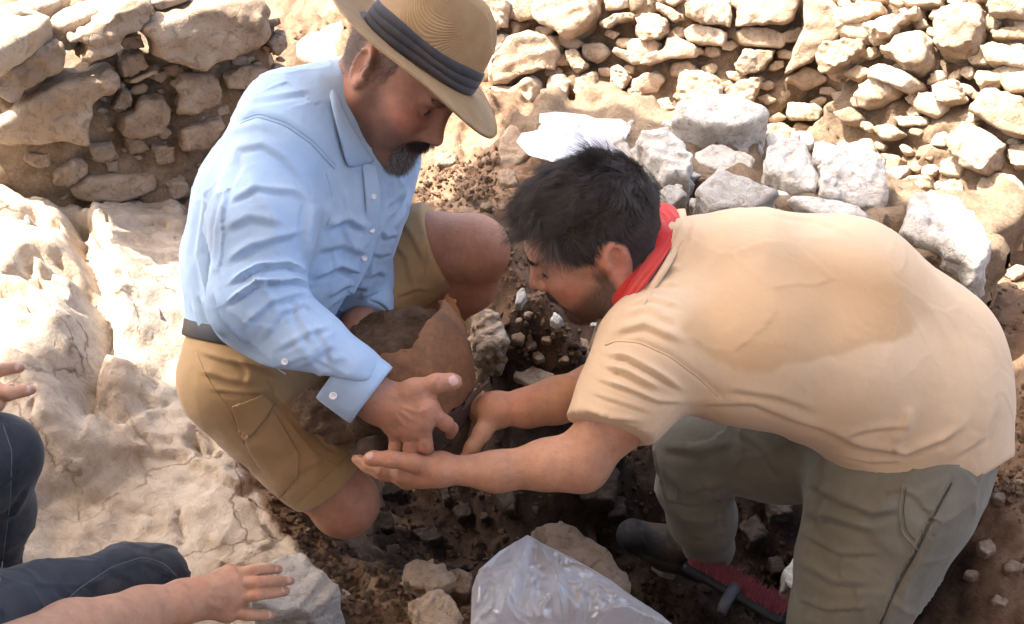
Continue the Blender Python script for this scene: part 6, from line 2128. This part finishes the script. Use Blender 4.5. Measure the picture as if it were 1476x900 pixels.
bagA = bag('crumpled clear plastic bag draped over a stone at the near rim of the pit', [(678, 905), (680, 850), (690, 822), (720, 795), (760, 772), (790, 790), (830, 810), (880, 838), (915, 862), (950, 885), (975, 905)], .05, .055, 3,
    [([(768, 778), (745, 830), (720, 900)], 14, .036), ([(768, 778), (800, 830), (812, 900)], 12, .026), ([(772, 785), (840, 820), (900, 860)], 14, .022), ([(700, 830), (735, 822), (745, 850), (740, 895)], 8, .014), ([(815, 850), (860, 848), (920, 880)], 9, .016), ([(690, 850), (710, 840), (725, 860)], 7, .012), ([(770, 820), (765, 860), (770, 900)], 8, .012)])
bagB = bag('white plastic bag lying on the low grey wall beyond the dark-haired man', [(744, 205), (752, 192), (776, 188), (778, 165), (800, 162), (845, 166), (860, 172), (895, 172), (910, 182), (902, 200), (890, 215), (870, 235), (800, 235), (762, 224)], .30, .05, 8,
    [([(780, 168), (830, 185), (900, 182)], 8, .020), ([(750, 202), (800, 195), (850, 200)], 8, .018), ([(770, 222), (755, 205)], 5, .01), ([(860, 175), (850, 200), (880, 212)], 7, .014)], 2.2)

# ================================================================== hand brush on the pit floor
brush = tag(empty('hand_brush', tuple(WZ(1075, 860, -.41))), 'black hand brush with dusty red bristles lying on the pit floor', 'brush')
M_PLASTIC = NT('black_plastic').done((.02, .021, .024), .4)
def brush_red():
    m = NT('red_bristle'); hi = m.n('HairInfo')
    return m.done(m.mix(hi.outputs['Random'], (.26, .05, .06), (.46, .15, .16)), .6)
A_, B_ = W(990, 812, 2.02), W(1132, 893, 1.92)
ax_ = nrm(B_ - A_); up_ = nrm(camvec((.42, .62, .35)) - ax_ * (camvec((.42, .62, .35)) @ ax_)); sd_ = np.cross(ax_, up_)
def rbox(c, u, v, w, hu, hv, hw, r, h=.004):
    b = Blob()
    M = np.stack([u, v, w], 1)
    us = np.linspace(-1, 1, 3)
    b.frame(M, c)
    for s1 in (-1, 1):
        for s2 in (-1, 1):
            b.cone((-(hu - r), s1 * (hv - r), s2 * (hw - r)), ((hu - r), s1 * (hv - r), s2 * (hw - r)), r, r, 0)
    for s2 in np.linspace(-1, 1, 5):
        b.cone((-(hu - r), 0, s2 * (hw - r)), ((hu - r), 0, s2 * (hw - r)), max(r, hv), max(r, hv), 0)
    return b.mesh(h, 1)
L_ = np.linalg.norm(B_ - A_)
V, F = rbox((A_ + B_) / 2, ax_, up_, sd_, L_ / 2, .011, .026, .008)
hd = part('head', V, F, M_PLASTIC, brush)
V, F = tube([W(1062, 845, 1.955), W(1052, 858, 1.94), W(1044, 872, 1.93), W(1040, 884, 1.92)], [.013, .012, .0115, .010], 14)
part('handle', V, F, NT('grey_plastic').done((.09, .095, .105), .45), brush)
rg = np.random.default_rng(3)
n_ = 1700
u_ = rg.uniform(-.47, .47, n_) * L_
w_ = rg.uniform(-.021, .021, n_)
root_ = (A_ + B_) / 2 + ax_ * u_[:, None] + sd_ * w_[:, None] + up_ * .010
dir_ = up_ + ax_ * rg.normal(0, .26, n_)[:, None] + sd_ * rg.normal(0, .26, n_)[:, None]
ln_ = rg.uniform(.016, .030, n_)
st_ = root_[:, None] + dir_[:, None] * (np.linspace(0, 1, 3)[None, :, None] * ln_[:, None, None])
hair('bristles', st_ - np.array(brush.location), brush, brush_red(), .0006)

# ================================================================== single stones lying about
def loose(label, pl, z, th, mat, seed, group=None, name='stone', cells=28, cat='stone', rnd=.3, rough=.11, nn=None, sink=.55):
    c = WZ(*np.mean(pl, axis=0), z)
    n = nrm(nrm(CAM - c) * .55 + np.array([0, 0, .6])) if nn is None else nn
    o = stone(name, pl, c, n, th, mat, seed, None, sink, cells, rnd, rough, .05)
    return tag(o, label, cat, group)
loose('large white limestone block under the resting hand', [(368, 910), (372, 860), (385, 835), (410, 822), (438, 818), (462, 838), (490, 868), (515, 905)], .06, .17, M_STONE_WHITE, 700, cells=44, rnd=.22, rough=.08)
loose('tan boulder behind the clear plastic bag at the pit rim', [(755, 778), (778, 764), (810, 770), (850, 792), (885, 825), (912, 848), (905, 875), (850, 880), (780, 850), (750, 820)], .0, .15, M_STONE_TAN, 701, cells=40)
loose('cream lumpy rock on the near pit rim', [(578, 832), (590, 820), (612, 818), (640, 826), (668, 842), (672, 862), (640, 868), (600, 858), (580, 848)], -.01, .10, M_STONE, 702, cells=34, rough=.2)
loose('pale rounded stone at the bottom edge beside the plastic bag', [(588, 880), (612, 870), (632, 856), (652, 870), (668, 900), (655, 925), (600, 925), (594, 895)], .03, .10, M_STONE, 703, cells=34)
loose('orange brown stone on the pit rim beside the plastic bag', [(640, 838), (662, 828), (684, 836), (686, 862), (665, 868), (645, 858)], -.02, .08, M_STONE_TAN, 704, cells=28)
loose('big layered stone in the soil bank beside the pot', [(670, 466), (690, 452), (715, 462), (732, 485), (734, 510), (718, 527), (694, 536), (684, 530), (682, 500)], .10, .12, M_STONE_TAN, 705, cells=36, rough=.2)
loose('flat tan sherd-like slab in the soil bank under the bearded face', [(731, 539), (741, 520), (770, 530), (808, 547), (789, 557), (765, 561)], .02, .03, M_STONE_TAN, 706, cells=30)
loose('squarish tan stone lying on the soil below the hat brim', [(628, 222), (660, 226), (657, 249), (628, 242)], .145, .05, M_STONE_TAN, 707)
loose('white pointed stone chip in the bank left of the bearded chin', [(740, 443), (746, 425), (755, 414), (759, 430), (752, 442)], .205, .03, M_STONE_WHITE, 708, cells=20)
loose('white angular stone chip below the bearded chin', [(791, 465), (800, 452), (812, 463), (804, 473)], .17, .025, M_STONE_WHITE, 709, cells=18)
loose('pale stone chip right below the bearded jaw', [(831, 457), (843, 448), (849, 459), (838, 464)], .17, .025, M_STONE_WHITE, 710, cells=18)
loose('long thin pale chip beside the red neckerchief', [(849, 466), (868, 468), (866, 474), (852, 472)], .16, .015, M_STONE_WHITE, 711, cells=18)
loose('upright grey slab edge in the bank beside the peach sleeve', [(834, 487), (846, 490), (858, 520), (850, 532), (842, 520)], .05, .03, M_STONE_TAN, 712, cells=20)
loose('speckled stone on the pit floor beside the black boot', [(938, 815), (948, 806), (972, 816), (976, 832), (955, 828)], -.39, .05, M_STONE_GREY, 713, cells=22)
loose('white speckled stone at the foot of the near trouser leg', [(1296, 905), (1300, 872), (1318, 862), (1345, 875), (1360, 900), (1330, 915)], -.30, .12, M_STONE_GREY, 714, cells=30, rough=.25)
loose('grey stone beside the brush bristles', [(1126, 830), (1140, 815), (1158, 812), (1160, 850), (1140, 862), (1128, 850)], -.36, .09, M_STONE_GREY, 715)
loose('small tan stone below the far knee', [(1080, 700), (1110, 692), (1148, 692), (1146, 704), (1090, 708)], -.22, .05, M_STONE_TAN, 716)
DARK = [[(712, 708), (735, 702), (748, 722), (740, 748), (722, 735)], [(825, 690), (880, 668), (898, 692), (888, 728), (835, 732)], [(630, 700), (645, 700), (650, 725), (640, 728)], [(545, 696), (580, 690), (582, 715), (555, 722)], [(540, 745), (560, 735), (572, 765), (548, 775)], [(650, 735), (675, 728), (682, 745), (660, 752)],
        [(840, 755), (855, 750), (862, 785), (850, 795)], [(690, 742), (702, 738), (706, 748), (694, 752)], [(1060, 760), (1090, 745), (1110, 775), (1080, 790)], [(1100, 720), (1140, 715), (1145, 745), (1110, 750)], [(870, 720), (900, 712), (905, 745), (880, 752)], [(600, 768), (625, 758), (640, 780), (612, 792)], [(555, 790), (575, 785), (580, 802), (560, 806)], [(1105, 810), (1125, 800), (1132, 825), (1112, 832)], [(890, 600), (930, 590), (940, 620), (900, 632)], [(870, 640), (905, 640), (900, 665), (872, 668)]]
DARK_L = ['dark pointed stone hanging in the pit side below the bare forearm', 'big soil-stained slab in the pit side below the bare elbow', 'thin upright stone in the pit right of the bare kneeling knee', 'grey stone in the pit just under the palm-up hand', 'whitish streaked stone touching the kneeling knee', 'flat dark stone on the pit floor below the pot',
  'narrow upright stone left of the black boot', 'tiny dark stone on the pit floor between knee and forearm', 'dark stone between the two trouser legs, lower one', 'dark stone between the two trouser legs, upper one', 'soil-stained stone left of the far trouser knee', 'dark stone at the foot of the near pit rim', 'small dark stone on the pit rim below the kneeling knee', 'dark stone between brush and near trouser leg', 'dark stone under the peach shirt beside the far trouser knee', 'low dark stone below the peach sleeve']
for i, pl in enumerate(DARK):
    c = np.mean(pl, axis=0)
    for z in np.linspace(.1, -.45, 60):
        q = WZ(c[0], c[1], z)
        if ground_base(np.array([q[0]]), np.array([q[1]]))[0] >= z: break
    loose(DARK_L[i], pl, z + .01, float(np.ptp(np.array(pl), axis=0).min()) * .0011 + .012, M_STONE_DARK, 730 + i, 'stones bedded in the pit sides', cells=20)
loose('bright sunlit flat rock behind the hat brim', [(418, 78), (450, 50), (500, 34), (545, 40), (560, 75), (520, 98), (450, 100)], .14, .09, M_STONE, 720, cells=34)
loose('sunlit rock between the hat and the shaded wall', [(440, 118), (470, 104), (500, 108), (496, 124), (455, 130)], .14, .06, M_STONE, 721)
loose('sunlit boulder touching the hat crown', [(500, 10), (560, -10), (590, 4), (560, 36), (515, 34)], .15, .12, M_STONE, 722)
# stone chips in the bank, the trench floor and the right bank
rg = np.random.default_rng(11)
CH = [(705, 420, 6), (775, 400, 6), (765, 500, 9), (812, 520, 8), (828, 478, 7), (775, 515, 8), (855, 500, 8), (745, 490, 9), (790, 490, 7), (700, 300, 7), (675, 285, 6), (640, 262, 7), (700, 232, 6), (612, 262, 5), (668, 305, 8), (690, 325, 6), (730, 330, 8), (760, 455, 6), (748, 463, 5), (720, 375, 6), (800, 440, 6),
      (1420, 610, 8), (1395, 705, 9), (1440, 720, 10), (1420, 790, 12), (1450, 650, 7), (1385, 770, 10), (1460, 820, 12), (1400, 830, 9), (1350, 780, 8), (1440, 870, 12), (1470, 700, 9)]
M_CHIP = stone_mat('dusty_chip', (.24, .17, .115), (.17, .11, .07), (.32, .25, .18))
for i, (a, b, r) in enumerate(CH):
    lo_, hi_ = -.5, .5
    for z in np.linspace(.45, -.45, 120):
        q = WZ(a, b, z)
        if ground_base(np.array([q[0]]), np.array([q[1]]))[0] >= z: break
    k = rg.integers(4, 7); an = np.sort(rg.uniform(0, 6.28, k))
    if np.max(np.diff(np.append(an, an[0] + 6.28))) > 2.6: an = np.linspace(0, 6.28, 6)[:-1] + rg.normal(0, .2, 5)
    pl = [(a + r * 1.5 * math.cos(t) * rg.uniform(.7, 1.2), b + r * math.sin(t) * rg.uniform(.7, 1.2)) for t in an]
    right = a > 1300
    loose('angular stone chip half buried in the right bank of the trench' if right else 'small angular stone chip half buried in the brown soil behind the pot', pl, z + .008, r * .0016 + .01, (M_CHIP, M_CHIP, M_CHIP, M_CHIP)[rg.integers(0, 4)], 760 + i, 'stone chips in the right bank' if right else 'stone chips in the soil bank', name='stone_chip', cells=14)

# ================================================================== crumbs of soil and gravel (uncountable)
def crumbs(name, label, regions, mat, seed, smin_, smax_):
    rg = np.random.default_rng(seed)
    ico = bmesh.new(); bmesh.ops.create_icosphere(ico, subdivisions=1, radius=1.0)
    IV = np.array([v.co[:] for v in ico.verts]); IF = np.array([[v.index for v in f.verts] for f in ico.faces]); ico.free()
    XY = []
    for poly, cnt in regions:
        P = np.array([WZ(a, b, z)[:2] for a, b, z in poly])
        lo, hi = P.min(0), P.max(0)
        q = rg.uniform(lo, hi, (cnt * 6, 2)); q = q[poly_sd(q, P) < 0][:cnt]
        q += .0
        XY.append(q)
    XY = np.concatenate(XY)
    z, rk, ms = ground_z(XY[:, 0], XY[:, 1])
    n = len(XY)
    s = smin_ + (smax_ - smin_) * rg.random(n) ** 3
    Vs = np.repeat(IV[None], n, 0) * (1 + .28 * rg.normal(size=(n, len(IV), 1)))
    Vs = Vs * rg.uniform(.6, 1.3, (n, 1, 3)) * s[:, None, None]
    ang = rg.uniform(0, 6.28, n); ca, sa = np.cos(ang), np.sin(ang)
    X = Vs[..., 0] * ca[:, None] - Vs[..., 1] * sa[:, None]; Y = Vs[..., 0] * sa[:, None] + Vs[..., 1] * ca[:, None]
    V = np.stack([X + XY[:, 0, None], Y + XY[:, 1, None], Vs[..., 2] + z[:, None] + s[:, None] * .3], -1).reshape(-1, 3)
    F = (IF[None] + (np.arange(n) * len(IV))[:, None, None]).reshape(-1, 3)
    o = mk(name, V, F, mat, None, False)
    o['kind'] = 'stuff'; o['label'] = label
    return o
BANK = [(600, 240, .12), (720, 220, .2), (730, 330, .2), (880, 460, .14), (870, 580, -.05), (690, 600, -.1), (680, 400, .15), (600, 300, .12)]
PIT = [(530, 790, -.25), (560, 700, -.35), (700, 640, -.35), (900, 640, -.35), (1140, 700, -.25), (1160, 900, -.42), (900, 900, -.40), (700, 820, -.38)]
RIM = [(380, 640, .0), (420, 700, -.03), (520, 800, -.1), (700, 840, -.05), (690, 910, 0), (400, 910, 0), (470, 830, -.02), (380, 720, .0)]
RIGHT = [(1390, 650, .06), (1500, 540, .06), (1500, 920, -.1), (1320, 900, -.36), (1330, 780, -.2)]
FAR = [(420, 20, .12), (700, 20, .12), (720, 230, .18), (560, 260, .1), (430, 140, .13)]
FARR = [(1180, 220, .03), (1300, 290, .02), (1476, 400, .02), (1500, 540, .05), (1420, 500, .04), (1250, 330, .03)]
crumbs('soil_crumbs', 'brown soil crumbs scattered over the dig', [(BANK, 1500), (RIM, 1300), (RIGHT, 1100), (FAR, 150)], M_SOIL, 1, .002, .009)
crumbs('moist_shade_crumbs', 'damp soil crumbs on the pit floor, coloured darker for its shade', [(PIT, 2200)], M_SOIL_MOIST_SHADE, 2, .002, .011)
crumbs('gravel', 'pale stone gravel mixed into the soil', [(RIM, 90), (RIGHT, 60), (FAR, 80), (FARR, 300)], M_CHIP, 3, .0015, .008)

# the rounded red end of a tool lying behind the bending man
tb = Blob(); tb.chain([W(1405, 478, 2.19), W(1424, 476, 2.19), W(1429, 476, 2.188)], [.0085, .0105, .0075], .004)
V, F = tb.mesh(.0025, 1)
th_ = tag(empty('tool_handle', tuple(W(1420, 480, 2.195))), 'small rounded red tool end lying behind the peach T-shirt', 'tool')
part('grip', V, F, NT('red_plastic').done((.55, .03, .035), .4), th_)
V, F = tube([W(1406, 478, 2.19), W(1380, 480, 2.19), W(1350, 482, 2.19)], [.004, .004, .003], 8)
part('shaft', V, F, M_POST, th_)
